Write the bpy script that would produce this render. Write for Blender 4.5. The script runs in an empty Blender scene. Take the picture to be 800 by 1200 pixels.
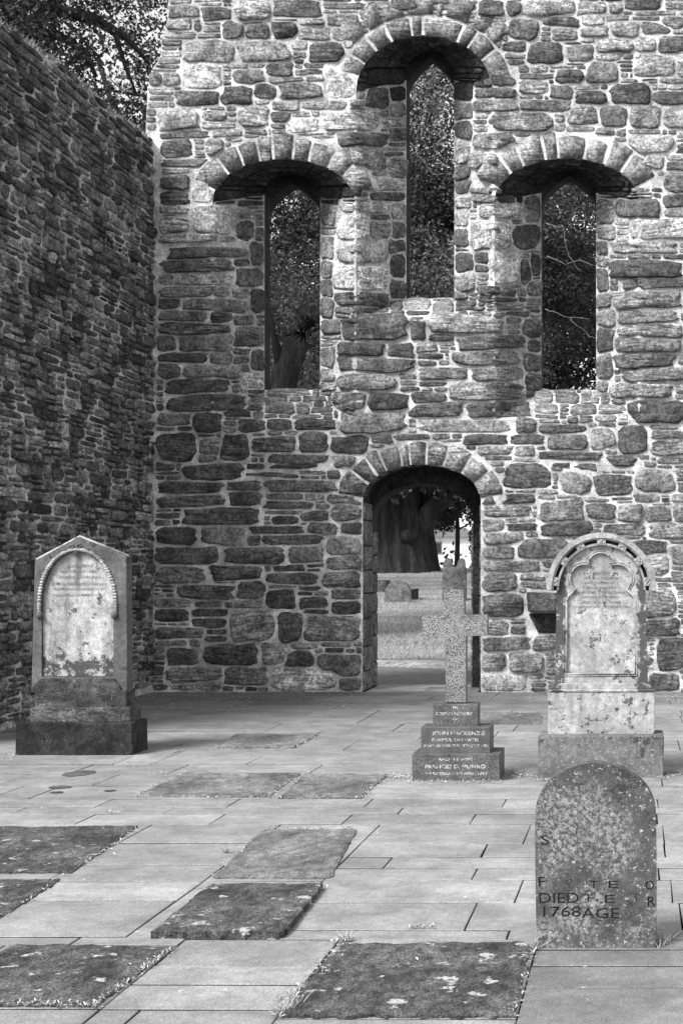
import bpy, bmesh, math, random
import numpy as np
from mathutils import Vector, noise

C = bpy.context.scene.collection
sc = bpy.context.scene
R = random.Random(7)
NR = np.random.default_rng(11)

# ---------------------------------------------------------------- camera, world, sun, exposure
F = 1900.0            # focal length in photo pixels (photo 800 x 1200)
PX, PY = 747.0, 664.0 # principal point of the (shifted) lens: eye level is at PY
EYE = 1.5
cam = bpy.data.cameras.new('camera')
co = bpy.data.objects.new('camera', cam); C.objects.link(co)
co.location = (0, 0, EYE); co.rotation_euler = (math.radians(90), 0, 0)
cam.sensor_fit = 'VERTICAL'; cam.sensor_height = 36; cam.lens = F / 1200 * 36
cam.shift_x = -(PX - 400) / 1200; cam.shift_y = (PY - 600) / 1200
cam.clip_start = 0.1; cam.clip_end = 3000
sc.camera = co

SUN_EL, SUN_AZ = math.radians(46), math.radians(-141)   # azimuth from +Y, clockwise: behind the camera, to its left
w = bpy.data.worlds.new('World'); sc.world = w; w.use_nodes = True
nt = w.node_tree; nt.nodes.clear()
out = nt.nodes.new('ShaderNodeOutputWorld'); bg = nt.nodes.new('ShaderNodeBackground')
sky = nt.nodes.new('ShaderNodeTexSky'); sky.sky_type = 'NISHITA'; sky.sun_disc = False
sky.sun_elevation = SUN_EL; sky.sun_rotation = SUN_AZ
bw = nt.nodes.new('ShaderNodeRGBToBW')
nt.links.new(sky.outputs[0], bw.inputs[0])
cl_ = nt.nodes.new('ShaderNodeMath'); cl_.operation = 'ADD'; cl_.inputs[1].default_value = 1.6     # even veil of bright cloud
nt.links.new(bw.outputs[0], cl_.inputs[0]); nt.links.new(cl_.outputs[0], bg.inputs[0])
bg.inputs[1].default_value = 0.13
nt.links.new(bg.outputs[0], out.inputs[0])
sl = bpy.data.lights.new('sun', 'SUN'); sl.energy = 3.4; sl.angle = math.radians(22)
so = bpy.data.objects.new('sun', sl); C.objects.link(so)
d = Vector((math.sin(SUN_AZ) * math.cos(SUN_EL), math.cos(SUN_AZ) * math.cos(SUN_EL), math.sin(SUN_EL)))
so.rotation_euler = d.to_track_quat('Z', 'Y').to_euler()
sc.view_settings.view_transform = 'Standard'; sc.view_settings.look = 'None'
sc.view_settings.exposure = 0.85; sc.view_settings.gamma = 1.0
sc.view_settings.use_curve_mapping = False
sc.cycles.max_bounces = 5; sc.cycles.diffuse_bounces = 3

# ---------------------------------------------------------------- materials
def new_mat(name, rough=0.9, spec=0.25):
    m = bpy.data.materials.new(name); m.use_nodes = True
    t = m.node_tree; b = t.nodes['Principled BSDF']
    b.inputs['Roughness'].default_value = rough
    b.inputs['Specular IOR Level'].default_value = spec
    return m, t, b

class G:
    """small node graph helper"""
    def __init__(s, t): s.t = t
    def n(s, kind, **kw):
        x = s.t.nodes.new(kind)
        for k, v in kw.items(): setattr(x, k, v)
        return x
    def val(s, x, sock):
        if hasattr(x, 'links') or hasattr(x, 'is_output'): s.t.links.new(x, sock)
        else: sock.default_value = x
    def math(s, op, a, b=0.0, clamp=False):
        x = s.n('ShaderNodeMath', operation=op); x.use_clamp = clamp
        s.val(a, x.inputs[0]); s.val(b, x.inputs[1]); return x.outputs[0]
    def vmath(s, op, a, b):
        x = s.n('ShaderNodeVectorMath', operation=op)
        s.val(a, x.inputs[0]); s.val(b, x.inputs[1]); return x.outputs[0]
    def pos(s): return s.n('ShaderNodeNewGeometry').outputs['Position']
    def obj(s): return s.n('ShaderNodeTexCoord').outputs['Object']
    def attr(s, name): return s.n('ShaderNodeAttribute', attribute_name=name).outputs['Fac']
    def noise(s, v, scale, detail=6, rough=0.6, dist=0.0):
        x = s.n('ShaderNodeTexNoise'); s.t.links.new(v, x.inputs['Vector'])
        x.inputs['Scale'].default_value = scale; x.inputs['Detail'].default_value = detail
        x.inputs['Roughness'].default_value = rough; x.inputs['Distortion'].default_value = dist
        return x.outputs['Fac']
    def vor(s, v, scale, feat='F1', rnd=1.0):
        x = s.n('ShaderNodeTexVoronoi', feature=feat); s.t.links.new(v, x.inputs['Vector'])
        x.inputs['Scale'].default_value = scale; x.inputs['Randomness'].default_value = rnd
        return x.outputs['Distance']
    def scale(s, v, sx, sy, sz):
        x = s.n('ShaderNodeMapping'); s.t.links.new(v, x.inputs['Vector'])
        x.inputs['Scale'].default_value = (sx, sy, sz); return x.outputs[0]
    def ramp(s, f, a, b, lo=0.0, hi=1.0):
        x = s.n('ShaderNodeMapRange'); x.clamp = True
        s.val(f, x.inputs['Value'])
        x.inputs['From Min'].default_value = a; x.inputs['From Max'].default_value = b
        x.inputs['To Min'].default_value = lo; x.inputs['To Max'].default_value = hi
        return x.outputs[0]
    def mix(s, f, a, b):
        x = s.n('ShaderNodeMix', data_type='FLOAT'); s.val(f, x.inputs[0])
        s.val(a, x.inputs[2]); s.val(b, x.inputs[3]); return x.outputs[0]
    def bump(s, b, h, strength, dist):
        x = s.n('ShaderNodeBump'); x.inputs['Strength'].default_value = strength
        x.inputs['Distance'].default_value = dist; s.t.links.new(h, x.inputs['Height'])
        s.t.links.new(x.outputs[0], b.inputs['Normal'])
    def color(s, b, f): s.t.links.new(f, b.inputs['Base Color'])

def stone_mat(name, lichen=0.5, algae=0.5, strata=1.0, bump=0.6, fine=90, gain=1.0):
    """rubble / ashlar: albedo comes from the per-stone attribute 'tone', 'rnd' shifts the pattern stone by stone"""
    m, t, b = new_mat(name); g = G(t)
    p = g.pos(); r = g.attr('rnd'); tone = g.attr('tone')
    cmb = g.n('ShaderNodeCombineXYZ'); 
    for i, k in enumerate((37.0, 11.0, 53.0)): t.links.new(g.math('MULTIPLY', r, k), cmb.inputs[i])
    v = g.vmath('ADD', p, cmb.outputs[0])
    rot = g.n('ShaderNodeVectorRotate', rotation_type='Y_AXIS'); t.links.new(v, rot.inputs['Vector'])
    t.links.new(g.math('MULTIPLY', g.math('SUBTRACT', r, 0.5), 0.35), rot.inputs['Angle'])
    v = rot.outputs[0]
    big = g.noise(v, 5, 5, 0.6)
    st = g.noise(g.scale(v, 1.3, 1.3, 14), 3.2, 6, 0.65, 0.6)
    mid = g.noise(v, 28, 6, 0.7)
    fn = g.noise(v, fine, 3, 0.7)
    a = g.ramp(big, 0.38, 0.62, 0.6, 1.45)
    c = g.math('MULTIPLY', tone, a)
    c = g.math('MULTIPLY', c, g.mix(g.math('MULTIPLY', strata, g.ramp(g.math('FRACT', g.math('MULTIPLY', r, 7.3)), 0.2, 0.7, 0.15, 1.0)), 1.0, g.ramp(st, 0.38, 0.62, 0.45, 1.6)))
    c = g.math('MULTIPLY', c, g.ramp(mid, 0.38, 0.62, 0.4, 1.6))
    c = g.math('MULTIPLY', c, g.ramp(fn, 0.38, 0.62, 0.78, 1.25))
    la = g.ramp(g.noise(v, 42, 5, 0.75), 0.60, 0.66)
    la = g.math('MULTIPLY', la, g.ramp(g.noise(v, 6, 3), 0.48, 0.62))
    c = g.mix(g.math('MULTIPLY', la, lichen), c, 0.42)
    al = g.math('MULTIPLY', g.ramp(g.noise(v, 16, 6, 0.75), 0.53, 0.62), g.ramp(g.noise(v, 3.5, 3), 0.45, 0.6))
    c = g.mix(g.math('MULTIPLY', al, algae), c, 0.02)
    cr = g.ramp(g.noise(g.scale(v, 1, 1, 4), 7, 4, 0.6, 2.0), 0.485, 0.5, 0, 1)
    cr2 = g.ramp(g.noise(g.scale(v, 1, 1, 4), 7, 4, 0.6, 2.0), 0.5, 0.515, 1, 0)
    crack = g.math('MULTIPLY', g.math('MULTIPLY', cr, cr2), 0.35)
    c = g.mix(crack, c, 0.015)
    if gain != 1: c = g.math('MULTIPLY', c, gain)
    g.color(b, c)
    h = g.math('ADD', g.math('MULTIPLY', st, 1.4), g.math('ADD', mid, g.math('MULTIPLY', fn, 0.5)))
    h = g.math('SUBTRACT', h, g.math('MULTIPLY', crack, 0.8))
    g.bump(b, h, bump, 0.025)
    return m

def mortar_mat(name, base, dark, lo=0.42, hi=0.6, low_z=None):
    m, t, b = new_mat(name, 0.95, 0.1); g = G(t); p = g.pos()
    n1 = g.noise(p, 2.2, 5, 0.6); n2 = g.noise(p, 40, 5, 0.7); n3 = g.noise(p, 9, 5, 0.65)
    c = g.mix(g.ramp(n1, lo, hi), dark, base)
    c = g.math('MULTIPLY', c, g.ramp(n2, 0.38, 0.62, 0.7, 1.2))
    c = g.math('MULTIPLY', c, g.ramp(n3, 0.38, 0.62, 0.62, 1.15))
    pit = g.ramp(g.noise(p, 30, 5, 0.8), 0.58, 0.64)
    c = g.mix(g.math('MULTIPLY', pit, 0.6), c, 0.12)
    g.color(b, c)
    g.bump(b, g.math('ADD', n2, n3), 0.7, 0.02)
    return m

M = {}
M['stone'] = stone_mat('wall_stone', 0.55, 0.45)
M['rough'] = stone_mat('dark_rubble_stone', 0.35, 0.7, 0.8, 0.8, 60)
M['mortar'] = mortar_mat('lime_mortar', 0.78, 0.46)
M['mortar_dark'] = mortar_mat('weathered_mortar', 0.62, 0.06, 0.45, 0.57)

def flag_mat():
    m, t, b = new_mat('paving_stone', 0.85, 0.3); g = G(t)
    p = g.pos(); r = g.attr('rnd'); tone = g.attr('tone')
    cmb = g.n('ShaderNodeCombineXYZ')
    for i, k in enumerate((31.0, 17.0, 0.0)): t.links.new(g.math('MULTIPLY', r, k), cmb.inputs[i])
    v = g.vmath('ADD', p, cmb.outputs[0])
    gr = g.noise(g.scale(v, 1.0, 0.9, 1), 5, 6, 0.7, 0.3)
    gw = g.noise(p, 0.9, 4, 0.6)
    fn = g.noise(v, 110, 3, 0.7); md = g.noise(g.scale(v, 1, 0.6, 1), 26, 6, 0.75)
    c = g.math('MULTIPLY', tone, g.ramp(gr, 0.38, 0.62, 0.88, 1.1))
    c = g.math('MULTIPLY', c, g.ramp(gw, 0.35, 0.65, 0.8, 1.1))
    c = g.math('MULTIPLY', c, g.ramp(md, 0.32, 0.68, 0.8, 1.14))
    c = g.math('MULTIPLY', c, g.ramp(fn, 0.38, 0.62, 0.7, 1.22))
    c = g.math('MULTIPLY', c, g.ramp(g.noise(p, 2.6, 6, 0.7), 0.4, 0.6, 0.8, 1.1))
    sp = g.ramp(g.noise(p, 7, 6, 0.75), 0.63, 0.70)
    c = g.mix(g.math('MULTIPLY', sp, 0.5), c, 0.09)
    g.color(b, c)
    g.bump(b, g.math('ADD', gr, g.math('MULTIPLY', g.math('ADD', fn, md), 0.6)), 0.35, 0.004)
    return m
M['vault_shade'] = stone_mat('shaded_vault_stone', 0.1, 0.8, 1.0, 0.9, 60)  # stone under arches and in the doorway, shade painted into its tone
M['flag'] = flag_mat()

def simple(name, base, var=0.35, sc_=20, bump=0.3, dist=0.01, rough=0.9, stretch=(1, 1, 1), spots=0.0, spotcol=0.55, spotscale=9, spec=0.25, spots_at=0.62):
    m, t, b = new_mat(name, rough, spec); g = G(t); p = g.scale(g.pos(), *stretch)
    n1 = g.noise(p, sc_ / 6, 5, 0.6); n2 = g.noise(p, sc_, 6, 0.7); n3 = g.noise(p, sc_ * 5, 3, 0.7)
    c = g.math('MULTIPLY', base, g.ramp(n1, 0.38, 0.62, 1 - var, 1 + var))
    c = g.math('MULTIPLY', c, g.ramp(n2, 0.38, 0.62, 1 - var, 1 + var))
    c = g.math('MULTIPLY', c, g.ramp(n3, 0.38, 0.62, 1 - var, 1 + var))
    if spots:
        s_ = g.ramp(g.noise(g.pos(), spotscale, 5, 0.7), spots_at, spots_at + 0.04)
        c = g.mix(g.math('MULTIPLY', s_, spots), c, spotcol)
    g.color(b, c)
    g.bump(b, g.math('ADD', n2, n3), bump, dist)
    return m
M['soil'] = simple('dark_soil', 0.025, 0.4, 12)
M['asphalt'] = simple('worn_tarmac', 0.17, 0.2, 30, 0.4)
M['lawn'] = simple('mown_grass', 0.22, 0.35, 4, 0.8, 0.05, stretch=(0.35, 1, 1))
M['grave'] = simple('mossy_grave_slab', 0.085, 0.5, 22, 1.0, 0.02, stretch=(1, 0.5, 1), spots=0.85, spotcol=0.55, spotscale=8, spots_at=0.60)
M['grave_light'] = simple('worn_grave_slab', 0.14, 0.35, 18, 0.8, 0.012, stretch=(1, 0.5, 1), spots=0.5, spotcol=0.07, spotscale=6, spots_at=0.6)
M['bark'] = simple('tree_bark', 0.035, 0.45, 12, 1.0, 0.04, stretch=(1, 1, 0.15))
M['bark_light'] = simple('pale_bark', 0.03, 0.45, 8, 1.0, 0.06, stretch=(1, 1, 0.12))
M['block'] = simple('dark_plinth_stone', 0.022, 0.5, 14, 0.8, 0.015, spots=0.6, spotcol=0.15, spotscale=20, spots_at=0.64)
M['step'] = simple('grey_step_stone', 0.075, 0.5, 12, 0.8, 0.012, stretch=(1, 1, 1.6), spots=0.7, spotcol=0.25, spotscale=16)
M['bark_pale'] = simple('pale_twig_bark', 0.13, 0.3, 12, 0.5)
M['render'] = simple('white_house_wall', 0.75, 0.05, 5, 0.1)
M['darkglass'] = simple('dark_window', 0.03, 0.05, 5, 0.05, rough=0.2)
M['stain'] = simple('damp_stone', 0.07, 0.3, 20, 0.1, rough=0.75)
M['distant'] = simple('churchyard_stone', 0.10, 0.45, 9, 0.6, 0.02, spots=0.6, spotcol=0.05, spotscale=5)
M['letter_white'] = simple('white_lead_letters', 0.6, 0.15, 60, 0.1, spots=0.85, spotcol=0.1, spotscale=45, spots_at=0.5)

def leaf_mat(name, lo, hi, clump=True):
    m, t, b = new_mat(name, 0.55, 0.4); g = G(t)
    rnd = g.n('ShaderNodeNewGeometry').outputs['Random Per Island']
    c = g.ramp(rnd, 0, 1, lo, hi)
    if clump: c = g.math('MULTIPLY', c, g.attr('tone'))
    g.color(b, c)
    return m
M['leaf'] = leaf_mat('tree_leaf', 0.05, 0.19)
M['leaf_light'] = leaf_mat('sunny_leaf', 0.03, 0.26)
M['leaf_dark'] = leaf_mat('yew_needles', 0.015, 0.05)
M['weed'] = leaf_mat('weed_leaf', 0.12, 0.55, False)
M['moss'] = leaf_mat('dry_moss', 0.05, 0.3, False)
M['litter'] = leaf_mat('dry_leaf', 0.2, 0.75, False)
M['blade'] = leaf_mat('grass_blade', 0.16, 0.5, False)

def headstone_mat(name, base, dirt, cx=None, edge=None, zlo=None, streak=1.0, speck=0.0, patch_at=0.58, patch_scale=8, mott=None, mcol=None, bands=False):
    """weathered pale stone with black crust patches, rain streaks and worn paint; crust gathers towards the two sides when edge is set"""
    m, t, b = new_mat(name, 0.88, 0.25); g = G(t); p = g.pos()
    n1 = g.noise(p, 4, 5, 0.6); n2 = g.noise(p, 26, 6, 0.72); fn = g.noise(p, 150, 3, 0.7)
    stn = g.noise(g.scale(p, 1, 1, 0.16), 14, 5, 0.65)
    c = g.math('MULTIPLY', base, g.ramp(n1, 0.35, 0.65, 0.65, 1.2))
    c = g.math('MULTIPLY', c, g.ramp(n2, 0.35, 0.65, 0.65, 1.2))
    c = g.math('MULTIPLY', c, g.ramp(fn, 0.38, 0.62, 0.75, 1.2))
    c = g.mix(g.math('MULTIPLY', g.ramp(stn, 0.5, 0.66), 0.55 * streak), c, dirt * 2.2)
    f = g.noise(p, patch_scale, 7, 0.78)
    if edge:
        sx = g.n('ShaderNodeSeparateXYZ'); t.links.new(p, sx.inputs[0])
        ax = g.math('ABSOLUTE', g.math('SUBTRACT', sx.outputs[0], cx))
        f = g.math('ADD', f, g.ramp(ax, edge - 0.02, edge + 0.02, 0, 0.16))
    if zlo:
        sz = g.n('ShaderNodeSeparateXYZ'); t.links.new(p, sz.inputs[0])
        f = g.math('ADD', f, g.ramp(sz.outputs[2], zlo[0], zlo[1], 0.12, 0.0))
    if mott:
        mt = g.ramp(g.noise(p, mott, 7, 0.8), 0.45, 0.62)
        c = g.mix(g.math('MULTIPLY', mt, 0.8 if mcol is None else 0.55), c, mcol or dirt * 1.5)
    k = g.ramp(f, patch_at, patch_at + 0.025)
    c = g.mix(g.math('MULTIPLY', k, 0.9), c, dirt)
    if speck:
        s2 = g.ramp(g.noise(p, 55, 6, 0.8), 0.58, 0.63)
        c = g.mix(g.math('MULTIPLY', s2, speck), c, 0.5)
    if bands:
        s3 = g.math('MULTIPLY', g.ramp(g.noise(p, 48, 6, 0.8), 0.47, 0.55), g.ramp(g.noise(p, 3.2, 4, 0.6), 0.5, 0.62))
        c = g.mix(g.math('MULTIPLY', s3, 0.8), c, 0.30)
    g.color(b, c)
    h = g.math('SUBTRACT', g.math('ADD', n2, g.math('MULTIPLY', fn, 0.5)), g.math('MULTIPLY', k, 0.5))
    g.bump(b, h, 0.6, 0.008)
    return m

def granite():
    m, t, b = new_mat('speckled_granite', 0.6, 0.35); g = G(t); p = g.pos()
    a = g.noise(p, 135, 2, 0.9); v = g.vor(p, 180)
    c = g.mix(g.ramp(a, 0.46, 0.54), 0.012, 0.42)
    c = g.mix(g.ramp(v, 0.2, 0.3), 0.5, c)
    c = g.math('MULTIPLY', c, g.ramp(g.noise(p, 5, 3), 0.38, 0.62, 0.8, 1.1))
    c = g.math('MULTIPLY', c, 0.68)
    g.color(b, c); g.bump(b, a, 0.3, 0.002)
    return m
M['granite'] = granite()
def granite_dark():
    m, t, b = new_mat('dark_granite', 0.5, 0.4); g = G(t); p = g.pos()
    a = g.noise(p, 150, 2, 0.9)
    c = g.mix(g.ramp(a, 0.42, 0.6), 0.025, 0.14)
    c = g.math('MULTIPLY', c, g.ramp(g.noise(p, 9, 4), 0.38, 0.62, 0.75, 1.25))
    g.color(b, c); g.bump(b, a, 0.25, 0.002)
    return m
M['granite_dark'] = granite_dark()

# ---------------------------------------------------------------- helpers
def link(o, parent=None):
    C.objects.link(o)
    if parent is not None: o.parent = parent
    return o
def tag(o, label=None, cat=None, group=None, kind=None):
    if label: o['label'] = label
    if cat: o['category'] = cat
    if group: o['group'] = group
    if kind: o['kind'] = kind
    return o
def empty(name, loc=(0, 0, 0)):
    o = bpy.data.objects.new(name, None); C.objects.link(o); o.location = loc
    return o
def world_child(o, parent):
    """parent without moving: the mesh is modelled in world coordinates"""
    o.parent = parent
    o.matrix_parent_inverse = parent.matrix_basis.inverted() if parent.matrix_basis else o.matrix_parent_inverse
    return o
def obj_from(name, verts, faces, mat, parent=None, smooth=False, attrs=None):
    me = bpy.data.meshes.new(name)
    verts = np.asarray(verts, dtype=np.float32)
    if isinstance(faces, np.ndarray):
        k = faces.shape[1]; nf = faces.shape[0]
        me.vertices.add(len(verts)); me.vertices.foreach_set('co', verts.ravel())
        me.loops.add(nf * k); me.loops.foreach_set('vertex_index', faces.astype(np.int32).ravel())
        me.polygons.add(nf); me.polygons.foreach_set('loop_start', np.arange(0, nf * k, k, dtype=np.int32))
        me.polygons.foreach_set('loop_total', np.full(nf, k, dtype=np.int32))
        me.update(calc_edges=True); me.validate()
    else:
        me.from_pydata([tuple(v) for v in verts.tolist()], [], faces); me.update()
    if smooth: me.polygons.foreach_set('use_smooth', np.ones(len(me.polygons), dtype=bool))
    if attrs:
        for k_, v_ in attrs.items():
            a = me.attributes.new(k_, 'FLOAT', 'POINT'); a.data.foreach_set('value', np.asarray(v_, dtype=np.float32))
    me.materials.append(mat)
    o = bpy.data.objects.new(name, me); C.objects.link(o)
    if parent is not None: world_child(o, parent)
    return o
def obj_bm(name, bm, mat, parent=None, smooth=False):
    bmesh.ops.recalc_face_normals(bm, faces=bm.faces)
    me = bpy.data.meshes.new(name); bm.to_mesh(me); bm.free()
    if smooth: me.polygons.foreach_set('use_smooth', np.ones(len(me.polygons), dtype=bool))
    me.materials.append(mat)
    o = bpy.data.objects.new(name, me); C.objects.link(o)
    if parent is not None: world_child(o, parent)
    return o
def fx(px, D): return (px - PX) * D / F
def fz(py, D): return EYE - (py - PY) * D / F

def prism(poly, y0, y1, bevel=0.0, seg=2, bm=None, rough=0.0, sub=0):
    """poly: list of (x, z); extruded from y0 (front) to y1"""
    bm = bm or bmesh.new()
    n = len(poly)
    f = [bm.verts.new((x, y0, z)) for x, z in poly]; b = [bm.verts.new((x, y1, z)) for x, z in poly]
    fs = [bm.faces.new(f), bm.faces.new(b[::-1])]
    for i in range(n): fs.append(bm.faces.new((f[i], b[i], b[(i + 1) % n], f[(i + 1) % n])))
    if bevel:
        es = {e for q in fs[:2] for e in q.edges}
        if n <= 8: es = {e for q in fs for e in q.edges}
        bmesh.ops.bevel(bm, geom=list(es), offset=bevel, segments=seg, profile=0.5, affect='EDGES', clamp_overlap=True)
    return bm
def box_poly(x0, x1, z0, z1): return [(x0, z0), (x1, z0), (x1, z1), (x0, z1)]
def chip(bm, amp, scale, sub=1):
    """subdivide and wear the surface a little"""
    for _ in range(sub):
        es = [e for e in bm.edges if e.calc_length() > 0.05]
        bmesh.ops.subdivide_edges(bm, edges=es, cuts=1, use_grid_fill=True)
    bmesh.ops.triangulate(bm, faces=[f for f in bm.faces if len(f.verts) > 4])
    for v in bm.verts:
        q = v.co * scale
        v.co += Vector((noise.noise(q), noise.noise(q + Vector((9, 2, 4))), noise.noise(q + Vector((3, 7, 1))))) * amp
    return bm
def worn_box(name, x0, x1, y0, y1, z0, z1, mat, parent, bevel=0.008, amp=0.004, scale=9, sub=2):
    bm = prism(box_poly(x0, x1, z0, z1), y0, y1, bevel)
    chip(bm, amp, scale, sub)
    return obj_bm(name, bm, mat, parent)
def boolean(o, cutters, mode='INDEX'):
    for c in cutters:
        md = o.modifiers.new('cut', 'BOOLEAN'); md.operation = 'DIFFERENCE'; md.solver = 'EXACT'; md.object = c; md.material_mode = mode
    bpy.context.view_layer.update()
    dg = bpy.context.evaluated_depsgraph_get()
    me = bpy.data.meshes.new_from_object(o.evaluated_get(dg))
    o.modifiers.clear(); old = o.data; o.data = me; bpy.data.meshes.remove(old)
    for c in cutters:
        m_ = c.data; bpy.data.objects.remove(c); bpy.data.meshes.remove(m_)
    return o
def tube(paths, name, mat, parent=None, nseg=8, smooth=True):
    """paths: list of [(x,y,z,r), ...]"""
    V, Fc = [], []
    for p in paths:
        p = [np.array(q, float) for q in p]; base = len(V)
        for i, q in enumerate(p):
            a = p[max(i - 1, 0)][:3]; c = p[min(i + 1, len(p) - 1)][:3]
            t = c - a; t /= (np.linalg.norm(t) + 1e-9)
            u = np.cross(t, [0, 0, 1] if abs(t[2]) < 0.9 else [1, 0, 0]); u /= np.linalg.norm(u); v = np.cross(t, u)
            for k in range(nseg):
                an = 2 * math.pi * k / nseg
                V.append(q[:3] + q[3] * (math.cos(an) * u + math.sin(an) * v))
        for i in range(len(p) - 1):
            for k in range(nseg):
                a = base + i * nseg + k; b = base + i * nseg + (k + 1) % nseg
                Fc.append((a, b, b + nseg, a + nseg))
        Fc.append(tuple(base + k for k in range(nseg))[::-1]); Fc.append(tuple(base + (len(p) - 1) * nseg + k for k in range(nseg)))
    return obj_from(name, V, Fc, mat, parent, smooth)
def text(name, s, cx, y, cz, size, mat, parent, depth=0.0015, spacing=1.0, tilt=0.0, width=None, align='CENTER'):
    cu = bpy.data.curves.new('t', 'FONT'); cu.body = s; cu.size = size; cu.extrude = depth
    cu.align_x = align; cu.align_y = 'CENTER'; cu.space_character = spacing; cu.resolution_u = 3
    cu.shear = 0.0
    o = bpy.data.objects.new('t', cu); C.objects.link(o)
    bpy.context.view_layer.update(); dg = bpy.context.evaluated_depsgraph_get()
    me = bpy.data.meshes.new_from_object(o.evaluated_get(dg)); bpy.data.objects.remove(o); bpy.data.curves.remove(cu)
    n = len(me.vertices); a = np.empty(n * 3, np.float32); me.vertices.foreach_get('co', a); a = a.reshape(-1, 3)
    sx = 1.0
    if width: sx = width / max(a[:, 0].max() - a[:, 0].min(), 1e-6)
    out_ = np.stack([cx + a[:, 0] * sx, y - a[:, 2], cz + a[:, 1] + tilt * a[:, 0]], 1)
    me.vertices.foreach_set('co', out_.astype(np.float32).ravel()); me.update()
    me.materials.clear(); me.materials.append(mat); me.name = name
    ob = bpy.data.objects.new(name, me); C.objects.link(ob); world_child(ob, parent)
    return ob

# ================================================================= GABLE WALL
YF = 19.5                    # front face of the gable
TA = 0.75                    # depth of the splayed window reveals
YA = YF + TA
YB = YF + 1.05               # back of the wall
# windows: front px edges, aperture px edges, spring / apex rows, sill rows
WIN = [dict(fl=249, fr=416, al=310, ar=375, spr=237, ap=186, aspr=248, aap=215, sa=457, sf=494, pw=2.0, rspr=228, rap=203),
       dict(fl=417, fr=577, al=476, ar=532, spr=107, ap=41, aspr=103, aap=66, sa=350, sf=375, pw=1.8, rspr=94, rap=58),
       dict(fl=579, fr=748, al=634, ar=698, spr=236, ap=185, aspr=240, aap=206, sa=457, sf=492, pw=2.0, rspr=226, rap=198)]
DOOR = dict(fl=425, fr=563, spr=586, ap=544, al=441, ar=558, aspr=612, aap=569)

def front_curve(w_, n=17, a0=0.0):
    """front arch intrados as px points from left spring to right spring"""
    c = (w_['fl'] + w_['fr']) / 2; a = (w_['fr'] - w_['fl']) / 2; h = w_['spr'] - w_['ap']
    return [(c - a * math.cos(math.pi * i / (n - 1)), w_['spr'] - h * (abs(math.sin(math.pi * i / (n - 1))) ** (0.95 if w_['pw'] > 1.9 else 1.0))) for i in range(n)]
def rear_curve(w_, n=17):
    c = (w_['al'] + w_['ar']) / 2; a = (w_['ar'] - w_['al']) / 2; h = w_['aspr'] - w_['aap']
    pts = []
    for i in range(n):
        u = -1 + 2 * i / (n - 1)
        k = (1 - abs(u)) ** 0.62
        pts.append((c + a * u, w_['aspr'] - h * k))
    return pts

def inner_curve(w_, n=17):
    """head of the splayed embrasure where it meets the thin wall that holds the lancet"""
    c = (w_['al'] + w_['ar']) / 2; a = (w_['ar'] - w_['al']) / 2; h = w_['rspr'] - w_['rap']
    return [(c - a * math.cos(math.pi * i / (n - 1)), w_['rspr'] - h * math.sin(math.pi * i / (n - 1))) for i in range(n)]
def loft_cutter(profs):
    """profs: list of (Y, [(X, Z)...]) with equal counts"""
    bm = bmesh.new(); rings = []
    for Y, pr in profs: rings.append([bm.verts.new((x, Y, z)) for x, z in pr])
    n = len(rings[0])
    for a, b in zip(rings, rings[1:]):
        for i in range(n):
            j = (i + 1) % n
            bm.faces.new((a[i], a[j], b[j])); bm.faces.new((a[i], b[j], b[i]))
    bm.faces.new(rings[0][::-1]); bm.faces.new(rings[-1])
    bmesh.ops.recalc_face_normals(bm, faces=bm.faces)
    me = bpy.data.meshes.new('c'); bm.to_mesh(me); bm.free()
    o = bpy.data.objects.new('c', me); C.objects.link(o); return o

YM = YF + 0.0                # plane of the mortar; stones stand proud of it
gable = empty('gable_wall', (-2.6, YF, 0))
tag(gable, 'tall rubble stone gable wall with three arched windows above a round headed doorway', 'wall')
edge = [(-6.2, -0.3), (3.2, -0.3), (3.2, 9.4)]
edge += [(fx(x, YF), fz(y, YF)) for x, y in [(204, -105), (201, -40), (198, 0), (196, 25), (190, 45), (188, 66), (178, 82), (173, 104), (171, 150), (171, 200)]]
edge += [(-6.2, 6.0)]
bm = prism(edge, YM, YB)
body = obj_bm('wall_body', bm, M['mortar'], gable)
cuts = []
for w_ in WIN:
    fp = [(w_['fr'], w_['sf']), (w_['fl'], w_['sf'])]
    f2 = [(fx(x, YF), fz(y, YF)) for x, y in fp + front_curve(w_)]
    r2 = [(fx(x, YA), fz(y, YA)) for x, y in [(w_['ar'], w_['sa']), (w_['al'], w_['sa'])] + rear_curve(w_)]
    e2 = [(fx(x, YA), fz(y, YA)) for x, y in [(w_['ar'], w_['sa']), (w_['al'], w_['sa'])] + inner_curve(w_)]
    cuts.append(loft_cutter([(YF - 0.5, f2), (YF, f2), (YA, e2)]))
    lz = [((x - fx((w_['al'] + w_['ar']) / 2, YA)) * 0.998 + fx((w_['al'] + w_['ar']) / 2, YA), z) for x, z in r2]
    cuts.append(loft_cutter([(YA - 0.05, lz), (YB + 0.3, lz)]))
DOOR['pw'] = 2.0
fd = front_curve(DOOR, 17)
def rear_door(n=17):
    c = (DOOR['al'] + DOOR['ar']) / 2; a = (DOOR['ar'] - DOOR['al']) / 2; h = DOOR['aspr'] - DOOR['aap']
    return [(c - a * math.cos(math.pi * i / (n - 1)), DOOR['aspr'] - h * math.sin(math.pi * i / (n - 1))) for i in range(n)]
YD = YF + 0.62
X0, X1 = fx(425, YF), fx(563, YF)
Xr0, Xr1 = fx(441, YB), fx(557, YB)
f2 = [(X1, -0.25), (X0, -0.25)] + [(fx(x, YF), fz(y, YF)) for x, y in fd]
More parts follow.
